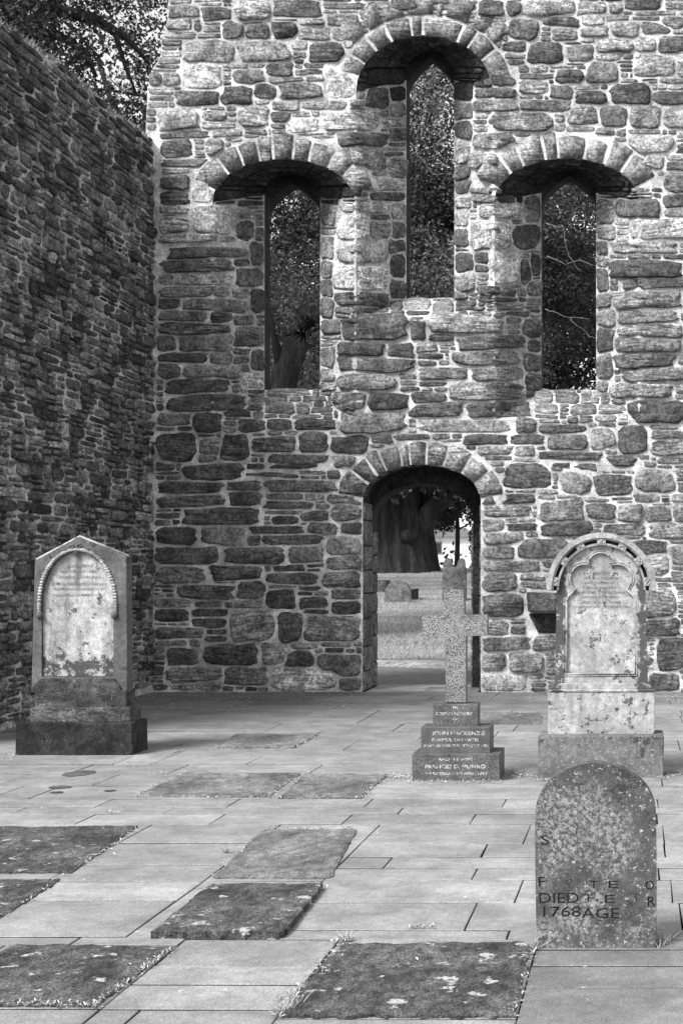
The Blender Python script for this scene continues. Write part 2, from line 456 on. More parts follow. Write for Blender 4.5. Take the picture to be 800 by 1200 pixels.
# outer order of the arch, a rebate, then the narrower inner order
m2 = f2
i2 = [(Xr1, -0.25), (Xr0, -0.25)] + [(fx(x, YB), fz(y, YB)) for x, y in rear_door()]
cuts.append(loft_cutter([(YF - 0.5, f2), (YD, m2), (YD + 0.002, i2), (YB + 0.3, i2)]))
boolean(body, cuts)
body.data.materials.append(M['vault_shade'])
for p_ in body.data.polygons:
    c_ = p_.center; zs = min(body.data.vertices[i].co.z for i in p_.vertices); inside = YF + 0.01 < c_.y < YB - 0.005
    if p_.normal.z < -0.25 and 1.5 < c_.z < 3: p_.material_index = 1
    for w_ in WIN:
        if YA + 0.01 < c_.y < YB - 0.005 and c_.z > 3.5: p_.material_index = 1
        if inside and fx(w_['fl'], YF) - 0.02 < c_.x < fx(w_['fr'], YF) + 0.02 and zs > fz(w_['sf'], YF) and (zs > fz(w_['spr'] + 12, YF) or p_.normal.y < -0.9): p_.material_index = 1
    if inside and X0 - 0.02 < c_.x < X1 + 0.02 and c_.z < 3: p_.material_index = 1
at = body.data.attributes.new('tone', 'FLOAT', 'POINT'); at.data.foreach_set('value', np.full(len(body.data.vertices), 0.035, np.float32))  # low tone paints the shade on soffits and passage faces

# ---- surface: photo position -> 3-D point and normal on the wall's visible surface
def surf(px, py, off=0.0):
    px = np.asarray(px, float); py = np.asarray(py, float)
    m = (px - PX) / F; n = (py - PY) / F
    Y = np.full(px.shape, YF); N = np.zeros(px.shape + (3,)); N[..., 1] = -1
    for w_ in WIN:
        ins = (px > w_['fl']) & (px < w_['fr']) & (py > w_['spr'] - (w_['spr'] - w_['ap']) * 0.62) & (py < w_['sf'] + 1) & (in_arch(px, py, w_, 0) | (py > w_['spr']))
        if not ins.any(): continue
        q1 = np.clip((w_['spr'] - py) / (w_['spr'] - w_['ap']), 0, 0.95); q2 = np.clip((w_['rspr'] - py) / (w_['rspr'] - w_['rap']), 0, 0.95)
        i1 = (w_['fr'] - w_['fl']) / 2 * (1 - np.sqrt(1 - q1 ** 2)); i2 = (w_['ar'] - w_['al']) / 2 * (1 - np.sqrt(1 - q2 ** 2))
        xl0, xl1 = fx(w_['fl'] + i1, YF), fx(w_['al'] + i2, YA); xr0, xr1 = fx(w_['fr'] - i1, YF), fx(w_['ar'] - i2, YA)
        z0, z1 = fz(w_['sf'], YF), fz(w_['sa'], YA)
        sL = (m * YF - xl0) / ((xl1 - xl0) - m * TA); sR = (m * YF - xr0) / ((xr1 - xr0) - m * TA)
        sS = (EYE - n * YF - z0) / ((z1 - z0) + n * TA)
        S_ = np.stack([sL, sR, sS]); S_ = np.where(S_ < 0, 0, S_)
        k = np.argmin(S_, 0); s_ = np.clip(np.min(S_, 0), 0, 1)
        def nv(v): v = np.array(v, float); return v / np.linalg.norm(v)
        nl = nv((TA, -(fx(w_['al'], YA) - fx(w_['fl'], YF)), 0)); nr = nv((-TA, (fx(w_['ar'], YA) - fx(w_['fr'], YF)), 0)); ns = nv((0, -(z1 - z0), TA))
        nn = np.stack([nl, nr, ns])[k]
        Y = np.where(ins, YF + s_ * TA, Y); N = np.where(ins[..., None], nn, N)
    P = np.stack([m * Y, Y, EYE - n * Y], -1)
    return P, N

def in_arch(px, py, w_, grow=0.0, spr_extra=0.0):
    c = (w_['fl'] + w_['fr']) / 2; a = (w_['fr'] - w_['fl']) / 2 + grow; h = w_['spr'] - w_['ap'] + grow
    return (((px - c) / a) ** 2 + ((py - w_['spr']) / h) ** 2 < 1) & (py <= w_['spr'] + spr_extra)
def leftedge(py): return np.interp(py, [-105, 0, 25, 45, 66, 82, 104, 150, 160, 200, 812], [204, 198, 196, 190, 188, 178, 173, 171, 186, 187, 179])
RING = [29, 24, 31]
def blocked(px, py):
    b = (px < leftedge(py)) | (py > 810)
    for w_, rg in zip(WIN, RING):
        b |= in_arch(px, py, w_, 0) & ~((py > w_['spr'] - (w_['spr'] - w_['ap']) * 0.5) & ((px < w_['al'] - 1) | (px > w_['ar'] + 1)))
        b |= in_arch(px, py, w_, rg) & (py < w_['spr'] - 16) & ~in_arch(px, py, w_, -2)
        b |= (px > w_['al'] - 1) & (px < w_['ar'] + 1) & (py > w_['aap']) & (py < w_['sa'])
    b |= (px > 424) & (px < 564) & (py > 570)
    b |= in_arch(px, py, DOOR, 0) | (in_arch(px, py, DOOR, 29) & (py < DOOR['spr'] + 2))
    b |= (px > 616) & (px < 656) & (py > 690) & (py < 744)
    return b

# traced stones, as boxes in the enlarged views they were read from (x0 y0 x1 y1, d dark, p pale, g ashlar)
Z = {
 (160, 0): """190 25 280 60|288 10 390 52|398 8 530 48|110 22 185 55|75 55 150 90|250 68 308 118 d|340 78 390 110 d|397 75 460 112 d|478 78 550 112|580 82 660 118|568 45 632 78|145 115 290 182|310 118 455 182|440 120 505 148|500 122 605 182 d|135 200 250 262 p|380 188 445 218 d|298 210 375 245|560 190 645 290 p|245 252 342 306 d|348 245 410 285 d|420 252 530 292|130 272 228 302|398 300 465 325|305 316 388 370|398 330 452 360 d|80 322 165 376|482 295 600 322|440 345 535 385 p|40 215 75 245|80 220 128 248|75 385 205 405 d|85 418 158 462|210 418 255 458|100 465 235 490|160 500 228 595 p|88 560 150 590 d|85 525 155 555|80 640 155 680|160 600 290 690 p|60 685 240 710|75 715 320 748|545 322 700 385 p|585 388 735 430|600 430 705 500|595 590 722 625 p|590 620 680 700 p|590 705 690 750 g|690 205 775 250 d|695 268 738 318 d|738 375 800 415 d|750 460 800 520|290 655 345 697 d|700 655 745 690|710 530 790 560|700 565 780 590""",
 (160, 280): """75 15 322 55|75 60 280 100 d|140 100 285 138 p|75 138 265 168|75 180 122 205|132 175 330 218|75 207 213 242|216 207 280 245|75 245 255 280 d|78 290 116 325|120 288 280 330|72 332 212 362 d|214 332 280 370|65 365 130 405|135 368 300 410|102 410 255 450 d|100 455 305 505 d|288 85 365 140 d|340 148 385 220 d|300 258 385 318|345 322 383 390 d|318 392 383 438 p|280 145 330 175|290 220 330 255|85 565 180 645|165 512 240 570 d|245 580 325 650 d|338 585 470 620 d|480 572 560 628 d|565 578 680 632 d|388 630 565 670 d|200 590 245 622|575 640 640 668|75 515 150 540|350 680 460 700 d|310 535 375 555 d|385 535 455 555 d|460 535 575 558 d|590 305 730 345|735 305 800 345 d|600 348 800 390|600 395 755 445|592 448 655 500|690 452 800 495 d|600 505 775 570|622 235 800 300 d|595 75 718 152 p|600 155 718 195|550 322 580 375|540 0 580 60|585 5 710 70 g""",
 (480, 280): """0 235 48 298 d|50 232 270 275|150 282 340 325 d|130 325 295 372|35 375 145 412|195 374 330 412|120 418 310 470|20 452 110 476 d|172 474 360 525 d|40 527 290 568|0 490 150 515|180 572 290 600 d|215 605 300 632|245 35 320 130 p|325 65 352 135 d|325 232 390 292 d|330 335 390 390 d|340 120 390 170|600 65 785 115|630 118 800 142|600 158 780 205|622 208 775 248|608 250 780 288|620 290 780 333|608 336 755 378|638 380 800 418|600 422 745 468|650 470 800 535 d|550 205 605 255|370 460 420 480|423 460 485 480|395 545 505 570 d|292 572 398 603 d|402 582 525 620 d|525 555 590 608|612 545 700 625 d|370 622 570 648 d|405 650 455 680 d|480 650 558 682 d|572 640 668 675 d|705 590 795 632|705 565 800 585|310 605 368 632""",
 (160, 540): """150 12 300 58 d|338 28 465 52 d|390 0 565 20 d|262 58 352 85 d|370 54 572 93 d|70 60 255 95|72 99 260 132 d|268 90 370 128 d|142 138 368 190 d|376 122 500 143|380 145 510 158 |480 142 565 178 d|408 160 475 182 d|65 198 180 245 d|188 195 322 245|335 190 497 215 d|370 218 540 245 d|500 182 590 215|72 252 225 298 d|262 252 440 295|448 252 550 290|322 220 362 245 d|230 318 370 342 d|58 318 182 358|375 332 532 362|115 362 282 408|295 352 380 405 d|375 375 468 435 d|478 402 548 430 d|170 432 265 458 d|60 442 132 468 d|45 402 165 430|45 485 200 522|270 435 408 528|412 450 488 528 d|495 455 658 520|160 460 238 490 d|205 538 340 600|100 550 175 600 d|375 540 448 595|428 558 510 605|100 604 250 640|262 602 375 650 d|390 605 590 672 p|528 570 658 630|592 634 658 672|600 22 655 85|570 95 660 125|570 128 658 178|602 182 658 213|552 218 660 275|568 280 658 320|540 326 658 372|570 376 655 408|585 414 658 450""",
 (480, 540): """212 92 252 125|212 132 340 165|208 168 262 206|208 210 335 245|208 250 300 288|210 292 365 325|210 330 300 382|210 388 328 458|230 462 290 510|205 514 330 558|203 562 258 618|210 622 350 672 p|285 5 415 80|448 38 532 90|540 45 640 95 d|655 22 760 90|260 94 368 123 d|392 118 490 170|530 125 600 168 d|610 135 660 172|700 138 765 180|770 130 830 180|310 228 465 282 d|392 182 520 214 d|580 184 690 208|695 182 790 230|660 234 735 262 d|695 282 760 332|295 480 348 508 d|300 560 385 622|690 470 775 515 d|735 520 830 600 d|685 385 760 450|700 620 790 680|760 250 830 300|380 515 425 555|480 0 560 30 d|400 0 455 25 d|570 0 670 22 d""",
 (480, 0): """215 5 275 42 d|283 10 328 40 d|335 0 470 45|302 52 378 115 d|398 50 475 78 d|430 82 492 112|500 82 570 110|592 72 655 102|545 112 640 150|342 132 452 182 d|458 134 532 182|668 160 755 222|732 105 810 152|520 192 600 245|278 125 340 150 d|450 212 512 242|320 245 392 272|418 252 465 278 d|585 245 690 305 d|505 270 575 305 d|712 268 820 308 d|335 298 478 328 d|455 308 552 362|552 318 635 365|645 312 720 372|635 402 755 450|755 320 820 375|662 458 728 498|755 512 808 560|745 568 820 598|610 590 735 638|660 640 810 700 p|600 708 775 740|690 65 765 95|645 0 730 20 d|735 52 790 85|675 118 712 150|218 192 315 250|197 290 315 325|250 338 405 385|190 395 305 438|190 445 280 495|215 600 325 640 p|175 650 280 735 p|320 668 375 725 d|190 258 300 288""",
}
rects = []
for (ox, oy), s_ in Z.items():
    for q in s_.split('|'):
        p_ = q.split(); a = [float(v) / 2.5 for v in p_[:4]]
        rects.append([ox + a[0], oy + a[1], ox + a[2], oy + a[3], p_[4] if len(p_) > 4 else 'n', 1])
# ashlar jambs beside the apertures
for w_ in WIN:
    for side in (0, 1):
        y = w_['aspr'] - 6
        while y < w_['sa'] - 4:
            h = R.choice([14, 17, 22, 26, 31]); h = min(h, w_['sa'] - y)
            if h > 7:
                wd = R.uniform(11, 19)
                x0, x1 = (w_['al'] - wd, w_['al'] - 1) if side == 0 else (w_['ar'] + 1, w_['ar'] + wd)
                if not any(r[0] < x1 and r[2] > x0 and r[1] < y + h and r[3] > y for r in rects):
                    rects.append([x0, y + 1, x1, y + h - 1, R.choice('nnd'), 1]); y += h; continue
            y += 5 if h > 7 else 8
def grow(rects, bx0, bx1, by0, by1, blockfn, mx=8, my=3, gap=2):
    W, H = int(bx1 - bx0), int(by1 - by0)
    gx, gy = np.meshgrid(np.arange(W) + bx0 + 0.5, np.arange(H) + by0 + 0.5)
    occ = blockfn(gx, gy)
    B = [[int(round(r[0] - bx0)), int(round(r[1] - by0)), int(round(r[2] - bx0)), int(round(r[3] - by0))] for r in rects]
    for a, c, b, e in B: occ[max(c, 0):e, max(a, 0):b] = True
    order = list(range(len(B))); R.shuffle(order)
    for i in order:
        a, c, b, e = B[i]
        for k, lim in ((0, mx), (2, mx), (1, my), (3, my)):
            for _ in range(R.randint(lim // 2, lim)):
                a, c, b, e = B[i]
                if min(a, c) < gap + 2 or b > W - gap - 3 or e > H - gap - 3: break
                reg = [occ[c:e, a - gap - 1:a], occ[c - gap - 1:c, a:b], occ[c:e, b:b + gap + 1], occ[e:e + gap + 1, a:b]][k]
                if reg.any(): break
                B[i][k] += -1 if k < 2 else 1
                a, c, b, e = B[i]; occ[c:e, a:b] = True
    for r, q in zip(rects, B): r[0], r[1], r[2], r[3] = q[0] + bx0, q[1] + by0, q[2] + bx0, q[3] + by0
grow(rects, 168, 1060, -95, 810, blocked)
# ---- greedy fill of what is left with small coursed rubble
def fill(rects, bx0, bx1, by0, by1, blockfn, rng, pick, gap=2):
    W, H = int(bx1 - bx0), int(by1 - by0)
    gx, gy = np.meshgrid(np.arange(W) + bx0 + 0.5, np.arange(H) + by0 + 0.5)
    occ = blockfn(gx, gy)
    for r in rects:
        a = max(int(round(r[0] - bx0)) - 1, 0); b = min(int(round(r[2] - bx0)) + 1, W)
        c = max(int(round(r[1] - by0)) - 1, 0); e = min(int(round(r[3] - by0)) + 1, H)
        if a < b and c < e: occ[c:e, a:b] = True
    out_ = []
    for y in range(H):
        x = 0; row = occ[y]
        while x < W:
            nx = np.argmin(row[x:]); 
            if row[x + nx]: break
            x += nx
            run = np.argmax(row[x:x + 150]) if row[x:x + 150].any() else min(150, W - x)
            if run < 5: row[x:x + run] = True; x += run; continue
            wd, h = pick(x + bx0, y + by0, rng)
            wd = int(wd)
            if run - wd < 5: wd = run if run < wd * 1.6 + 4 else wd
            wd = min(wd, run)
            if wd < 9: h = max(h, rng.uniform(4, 15))
            h = int(h); blk = occ[y:y + h + 3, x:x + wd].any(1)
            av = int(np.argmax(blk)) if blk.any() else min(h + 3, len(blk))
            if av - h < 3 and av <= h * 1.5 + 2: h = av
            h = min(h, av)
            if h < 3: occ[y:y + max(h, 1), x:x + wd] = True; x += wd; continue
            occ[y:y + h, x:x + wd] = True
            if wd >= 4: out_.append([x + bx0 + gap / 2, y + by0 + gap / 2, x + bx0 + wd - gap / 2, y + by0 + h - gap / 2, 'n', 0])
            x += wd
    return out_
def fill_random(rects, bx0, bx1, by0, by1, blockfn, classes, rng, gap=2):
    W, H = int(bx1 - bx0), int(by1 - by0)
    gx, gy = np.meshgrid(np.arange(W) + bx0 + 0.5, np.arange(H) + by0 + 0.5)
    occ = blockfn(gx, gy)
    for r in rects:
        a = max(int(round(r[0] - bx0)) - 1, 0); b = min(int(round(r[2] - bx0)) + 1, W)
        c = max(int(round(r[1] - by0)) - 1, 0); e = min(int(round(r[3] - by0)) + 1, H)
        if a < b and c < e: occ[c:e, a:b] = True
    out_ = []
    for (w0, w1, h0, h1, tries, test) in classes:
        for _ in range(tries):
            x = rng.randrange(W - 4); y = rng.randrange(H - 4)
            if occ[y, x]: continue
            if test and not test(x + bx0, y + by0): continue
            w_, h_ = int(rng.uniform(w0, w1)), int(rng.uniform(h0, h1))
            # slide left and up until it touches something
            while x > 0 and not occ[y, x - 1] and rng.random() < 0.97: x -= 1
            while y > 0 and not occ[y - 1, x] and rng.random() < 0.97: y -= 1
            if x + w_ >= W or y + h_ >= H or occ[y:y + h_, x:x + w_].any(): continue
            occ[y:y + h_, x:x + w_] = True
            out_.append([x + bx0 + gap / 2, y + by0 + gap / 2, x + bx0 + w_ - gap / 2, y + by0 + h_ - gap / 2, 'n', 0])
    return out_
def pick_gable(x, y, rng):
    t = rng.random()
    if any(w_['fl'] - 5 < x < w_['fr'] + 5 and w_['sa'] < y < w_['sf'] + 22 for w_ in WIN):
        return rng.uniform(12, 36), rng.uniform(4, 7.5)
    if any(w_['fl'] < x < w_['fr'] and w_['spr'] < y < w_['sf'] for w_ in WIN):
        return (rng.uniform(13, 26), rng.uniform(9, 18)) if t < 0.5 else (rng.uniform(5, 11), rng.uniform(4, 7))
    if y > 480 and x < 425:
        return (rng.uniform(9, 30), rng.uniform(4, 8)) if t < 0.7 else (rng.uniform(24, 52), rng.uniform(8, 13))
    if t < 0.55: return rng.uniform(8, 28), rng.uniform(3.6, 6.5)
    if t < 0.7: return rng.uniform(5, 9), rng.uniform(5, 8)
    if t < 0.9: return rng.uniform(20, 40), rng.uniform(7, 12)
    return rng.uniform(24, 46), rng.uniform(12, 20)
def in_splay(x, y): return any(w_['fl'] < x < w_['fr'] and w_['spr'] < y < w_['sa'] for w_ in WIN)
rects += fill_random(rects, 168, 1060, -95, 810, blocked, [
    (24, 46, 10, 19, 2500, lambda x, y: not in_splay(x, y) and (x > 425 or y < 480)), (30, 56, 6, 10, 5000, lambda x, y: not in_splay(x, y)),
    (18, 34, 5, 9, 16000, None), (12, 20, 8, 15, 9000, None), (12, 28, 3.6, 6, 30000, None), (7, 13, 4, 8, 30000, None)], R)
grow(rects, 168, 1060, -95, 810, blocked, 4, 2, 1)
rects += fill(rects, 168, 1060, -95, 810, blocked, R, pick_gable)
grow(rects, 168, 1060, -95, 810, blocked, 3, 2, 1)

def stone_polys(rects, NA, gap, cap, blockfn, jit, rng):
    A = np.array([r[:4] for r in rects], float)
    cx, cy = (A[:, 0] + A[:, 2]) / 2, (A[:, 1] + A[:, 3]) / 2
    hw, hh = np.maximum((A[:, 2] - A[:, 0]) / 2, 1), np.maximum((A[:, 3] - A[:, 1]) / 2, 1)
    n = len(rects); ang = rng.uniform(-0.09, 0.09, n); ca, sa = np.cos(ang), np.sin(ang)
    rr = np.minimum(hw, hh) * np.where(hw / hh < 1.9, rng.uniform(0.3, 0.85, n), rng.uniform(0.1, 0.5, n)); wk = rng.uniform(-0.22, 0.22, n); wk2 = rng.uniform(-0.22, 0.22, n)
    sq = np.array([r[4] in 'pg' for r in rects]); rr = np.where(sq, np.minimum(hw, hh) * 0.12, rr); wk = np.where(sq, 0, wk); wk2 = np.where(sq, 0, wk2); ang = np.where(sq, 0, ang); ca, sa = np.cos(ang), np.sin(ang)
    def sdf(i, X, Y):
        dx, dy = X - cx[i][..., None], Y - cy[i][..., None]
        if np.ndim(i) == 0: dx, dy = X - cx[i], Y - cy[i]; c_, s_ = ca[i], sa[i]; a, b, r, k1, k2 = hw[i], hh[i], rr[i], wk[i], wk2[i]
        else: c_, s_, a, b, r = ca[i][:, None], sa[i][:, None], hw[i][:, None], hh[i][:, None], rr[i][:, None]; k1, k2 = wk[i][:, None], wk2[i][:, None]
        u, v = dx * c_ + dy * s_, -dx * s_ + dy * c_
        un, vn = np.clip(u / a, -1.3, 1.3), np.clip(v / b, -1.3, 1.3)
        v = v * (1 + k1 * un); u = u * (1 + k2 * vn * np.minimum(b / a, 1))
        qx, qy = np.abs(u) - (a - r), np.abs(v) - (b - r)
        return np.hypot(np.maximum(qx, 0), np.maximum(qy, 0)) + np.minimum(np.maximum(qx, qy), 0) - r
    ts = np.linspace(0.55, 1.9, 28)
    out_ = []
    for i in range(n):
        NAi = NA if hw[i] * hh[i] > 30 else max(8, NA * 2 // 3)
        th = (np.arange(NAi) + rng.uniform(-0.25, 0.25, NAi)) * 2 * math.pi / NAi
        # directions spread by the box's shape so that long stones keep their corners
        dxs, dys = np.cos(th), np.sin(th)
        k = (np.abs(dxs) ** 4 + np.abs(dys) ** 4) ** -0.25
        dxs, dys = dxs * k * hw[i], dys * k * hh[i]
        X = cx[i] + dxs[:, None] * ts; Y = cy[i] + dys[:, None] * ts
        near = np.where((np.abs(cx - cx[i]) < hw + hw[i] + 8) & (np.abs(cy - cy[i]) < hh + hh[i] + 8))[0]
        near = near[near != i]
        di = sdf(i, X.ravel(), Y.ravel())
        c_ = cap if rects[i][5] == 0 else cap * 1.4
        ok = di < c_
        if len(near):
            dj = sdf(near, X.ravel()[None, :], Y.ravel()[None, :]).min(0)
            ok &= (dj - di) > gap
        ok &= ~blockfn(X.ravel(), Y.ravel())
        ok = ok.reshape(X.shape); bad = ~ok; idx = np.where(bad.any(1), np.argmax(bad, 1) - 1, len(ts) - 1)
        idx = np.maximum(idx, 0)
        t_ = ts[idx] * (1 + rng.uniform(-jit * 1.5, jit * 0.4, NAi))
        t_ = 0.86 * t_ + 0.07 * (np.roll(t_, 1) + np.roll(t_, -1))
        out_.append((cx[i], cy[i], dxs * t_, dys * t_))
    return out_

def stone_mesh(poly, surfn, relief, rng, flat=0.6, lift=0.006):
    """poly (cx, cy, dx, dy) in layout units; relief in metres"""
    cx, cy, dx, dy = poly; n = len(dx)
    rings = [(1.02, -0.012), (1.0, lift * 0.4), (0.965, lift + relief * 0.7), (0.86, lift + relief * 0.95), (0.42, lift + relief * rng.uniform(0.75, 1.3))]
    V = []
    tx, ty = rng.uniform(-0.25, 0.25), rng.uniform(-0.3, 0.3)
    pl_ = [(rng.uniform(0, 6.283), rng.uniform(0.75, 1.2), rng.uniform(0.25, 0.9)) for _ in range(4)]
    un, vn = dx / (abs(dx).max() + 1e-6), dy / (abs(dy).max() + 1e-6)
    def face(s_): return np.clip(np.min([c_ - k_ * s_ * (un * math.cos(a_) + vn * math.sin(a_)) for a_, c_, k_ in pl_], 0), 0.1, 1.3)
    for k, (s, h) in enumerate(rings):
        if k >= 2: h = lift + (h - lift) * (0.35 + 1.1 * face(s))
        h = np.broadcast_to(h, (n,))
        j = rng.uniform(-1, 1, n) * relief * (0.0, 0.1, 0.25, 0.25, 0.3)[k]
        P, N = surfn(cx + dx * s, cy + dy * s)
        tl = (tx * dx / (abs(dx).max() + 1e-6) + ty * dy / (abs(dy).max() + 1e-6)) * s * relief if k > 1 else 0
        V.append(P + N * (h + j + tl)[:, None] if k else P + N * h[:, None])
    P, N = surfn(np.array([cx]), np.array([cy])); V.append(P + N * (lift + relief * rng.uniform(0.85, 1.2)))
    V = np.concatenate(V); Fc = []
    for k in range(len(rings) - 1):
        for i in range(n):
            a, b = k * n + i, k * n + (i + 1) % n
            Fc.append((a, b, b + n)); Fc.append((a, b + n, a + n))
    c = len(V) - 1; k = (len(rings) - 1) * n
    for i in range(n): Fc.append((k + i, k + (i + 1) % n, c))
    return V, np.array(Fc)

def build_wall(rects, polys, surfn, relieffn, tonefn, mat, parent, rng, limit=300, single='stone', many='small_stones', visible=None, liftfn=None, flat_=True):
    area = np.array([(p[2].max() - p[2].min()) * (p[3].max() - p[3].min()) for p in polys])
    if visible is not None: area = area * visible
    order = np.argsort(-area); big = set(order[:limit].tolist())
    AV, AF, AT, AR = [], [], [], []; nb = 0
    for i, p in enumerate(polys):
        V, Fc = stone_mesh(p, surfn, relieffn(i, p), rng, lift=liftfn(p) if liftfn else 0.006)
        t_ = tonefn(i, p); r_ = rng.random()
        if i in big:
            obj_from(single, V, Fc, mat, parent, flat_ is False, dict(tone=np.full(len(V), t_), rnd=np.full(len(V), r_)))
        else:
            AV.append(V); AF.append(Fc + nb); AT.append(np.full(len(V), t_)); AR.append(np.full(len(V), r_)); nb += len(V)
    o = obj_from(many, np.concatenate(AV), np.concatenate(AF), mat, parent, flat_ is False, dict(tone=np.concatenate(AT), rnd=np.concatenate(AR)))
    o['kind'] = 'stuff'

polys = stone_polys(rects, 20, 1.2, 1.6, blocked, 0.09, NR)
def tone_gable(i, p):
    x, y = p[0], p[1]; f = rects[i][4]
    t_ = 0.29
    if y > 480: t_ = 0.23 if x < 425 else 0.25
    if 300 < y <= 480: t_ = 0.22
    if y > 480 and x < 425 and y < 700: t_ = 0.19
    t_ *= R.choice([0.45, 0.6, 0.8, 0.95, 1.1]) * R.uniform(0.8, 1.15) * 0.95
    if f == 'd': t_ = R.uniform(0.07, 0.13)
    if f == 'p': t_ = R.uniform(0.4, 0.5)
    if f == 'g': t_ = 0.34
    if any(w_['fl'] + 3 < x < w_['fr'] - 3 and w_['ap'] < y < w_['spr'] + 4 for w_ in WIN): t_ = R.uniform(0.03, 0.07)  # stones under the arch heads carry its shade in their tone
    return t_
def relief_gable(i, p):
    s = min(p[2].max() - p[2].min(), p[3].max() - p[3].min())
    if rects[i][4] in 'pg': return 0.007
    return float(np.clip(s * 0.0013, 0.006, 0.028)) * R.uniform(0.6, 1.5)
vis = np.array([1.0 if (p[0] < 800 and p[1] > 0) else 0.05 for p in polys])
def lift_gable(p):
    a, b = p[0] + p[2].min(), p[0] + p[2].max()
    for w_ in WIN:
        if w_['ap'] < p[1] <= w_['spr'] - 10 and w_['fl'] < p[0] < w_['fr']: return 0.02
        if w_['spr'] - 10 < p[1] < w_['sf']:
            for e in (w_['fl'], w_['fr']):
                if a + 2 < e < b - 2: return 0.026
            if w_['sa'] - 5 < p[1]: return 0.014
    return 0.006
build_wall(rects, polys, surf, relief_gable, tone_gable, M['stone'], gable, NR, 300, visible=vis, liftfn=lift_gable)
# rough stones lining each window arch, shade painted into their dark tone
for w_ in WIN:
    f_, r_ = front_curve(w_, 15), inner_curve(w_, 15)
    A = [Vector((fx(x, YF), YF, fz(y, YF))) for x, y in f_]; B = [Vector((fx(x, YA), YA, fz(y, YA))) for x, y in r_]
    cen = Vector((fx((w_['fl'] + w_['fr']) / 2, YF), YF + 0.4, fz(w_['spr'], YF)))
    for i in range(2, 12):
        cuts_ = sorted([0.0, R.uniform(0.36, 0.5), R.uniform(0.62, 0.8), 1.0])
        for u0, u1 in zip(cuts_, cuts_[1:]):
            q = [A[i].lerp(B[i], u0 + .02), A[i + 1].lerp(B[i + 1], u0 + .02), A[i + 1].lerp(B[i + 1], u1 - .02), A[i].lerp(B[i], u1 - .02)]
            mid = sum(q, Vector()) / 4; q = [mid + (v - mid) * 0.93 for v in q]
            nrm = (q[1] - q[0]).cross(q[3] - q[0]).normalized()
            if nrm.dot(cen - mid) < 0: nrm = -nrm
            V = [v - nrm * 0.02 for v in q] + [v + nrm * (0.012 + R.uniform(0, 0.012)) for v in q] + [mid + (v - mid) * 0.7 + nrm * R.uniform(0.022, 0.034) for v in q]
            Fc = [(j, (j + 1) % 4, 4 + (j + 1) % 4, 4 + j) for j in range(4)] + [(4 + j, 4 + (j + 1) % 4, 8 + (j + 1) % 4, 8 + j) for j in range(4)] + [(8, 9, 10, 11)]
            obj_from('shaded_vault_stone', V, Fc, M['vault_shade'], gable, False, dict(tone=np.full(12, R.uniform(0.03, 0.08)), rnd=np.full(12, R.random())))

# voussoirs: wedge stones round each arch
def voussoirs(w_, ring, widths, parent, name='voussoir', g0=0.0, tone=(0.13, 0.27), inner=0.0, start=0.04, end=0.96, ecc=1.0, jag=4):
    c = (w_['fl'] + w_['fr']) / 2; a = (w_['fr'] - w_['fl']) / 2 + inner; h = w_['spr'] - w_['ap'] + inner
    tot = sum(widths); u = start
    for wd in widths:
        u1 = u + (end - start) * wd / tot
        t0, t1 = math.pi * (u + 0.006), math.pi * (u1 - 0.006); u = u1
        rg = ring + R.uniform(-jag, jag)
        K = 4; inn = []; outr = []
        for k in range(K):
            t_ = t0 + (t1 - t0) * k / (K - 1)
            ix, iy = c - a * math.cos(t_), w_['spr'] - h * math.sin(t_)
            nx, ny = -math.cos(t_) / a, -math.sin(t_) / h; L = math.hypot(nx, ny); nx, ny = nx / L, ny / L
            inn.append((ix - nx * 0.6, iy - ny * 0.6)); e = rg * (1 - 0.06 * (abs(k - 1.5) > 1))
            outr.append((ix + nx * e, iy + ny * e))
        poly = [(fx(x, YF), fz(y, YF)) for x, y in inn + outr[::-1]]
        pr = 0.018 + R.uniform(-0.006, 0.01)
        bm = prism(poly, YF - pr, YF + 0.30)
        ff = [f for f in bm.faces if len(f.verts) == 2 * K]
        front = min(ff, key=lambda f: f.calc_center_median().y)
        bmesh.ops.bevel(bm, geom=list(front.edges), offset=0.012, segments=2, affect='EDGES', clamp_overlap=True)
        chip(bm, 0.012, 11, 1)
        o = obj_bm(name, bm, M['stone'], parent, True)
        n = len(o.data.vertices); tv = R.uniform(*tone); rv = R.random()
        for k_, v_ in (('tone', tv), ('rnd', rv)):
            at = o.data.attributes.new(k_, 'FLOAT', 'POINT'); at.data.foreach_set('value', np.full(n, v_, np.float32))
voussoirs(WIN[0], 27, [1.7, 1.2, 1.0, 0.8, 1.1, 0.9, 1.3, 1.2, 1.6], gable, start=0.09, end=0.93)
voussoirs(WIN[1], 22, [1, 1.1, 1.1, 1.2, 0.6, 2.0, 0.7, 1.2, 1.5], gable, start=0.08, end=0.94, jag=2)
voussoirs(WIN[1], 22, [1.2, 1, 1.1, 1.4, 0.5, 1.3, 1.0, 0.9], gable, start=0.2, end=0.8, inner=25, jag=4, tone=(0.16, 0.26))
voussoirs(WIN[2], 28, [1.6, 1.0, 1.4, 0.7, 1.5, 1.2, 1.3, 1.7], gable, start=0.1, end=0.9)
voussoirs(DOOR, 27, [1.5, 1.1, 0.8, 1.2, 0.55, 1.0, 1.2, 1.4, 1.4, 1.6], gable, start=0.02, end=0.98, tone=(0.12, 0.24))

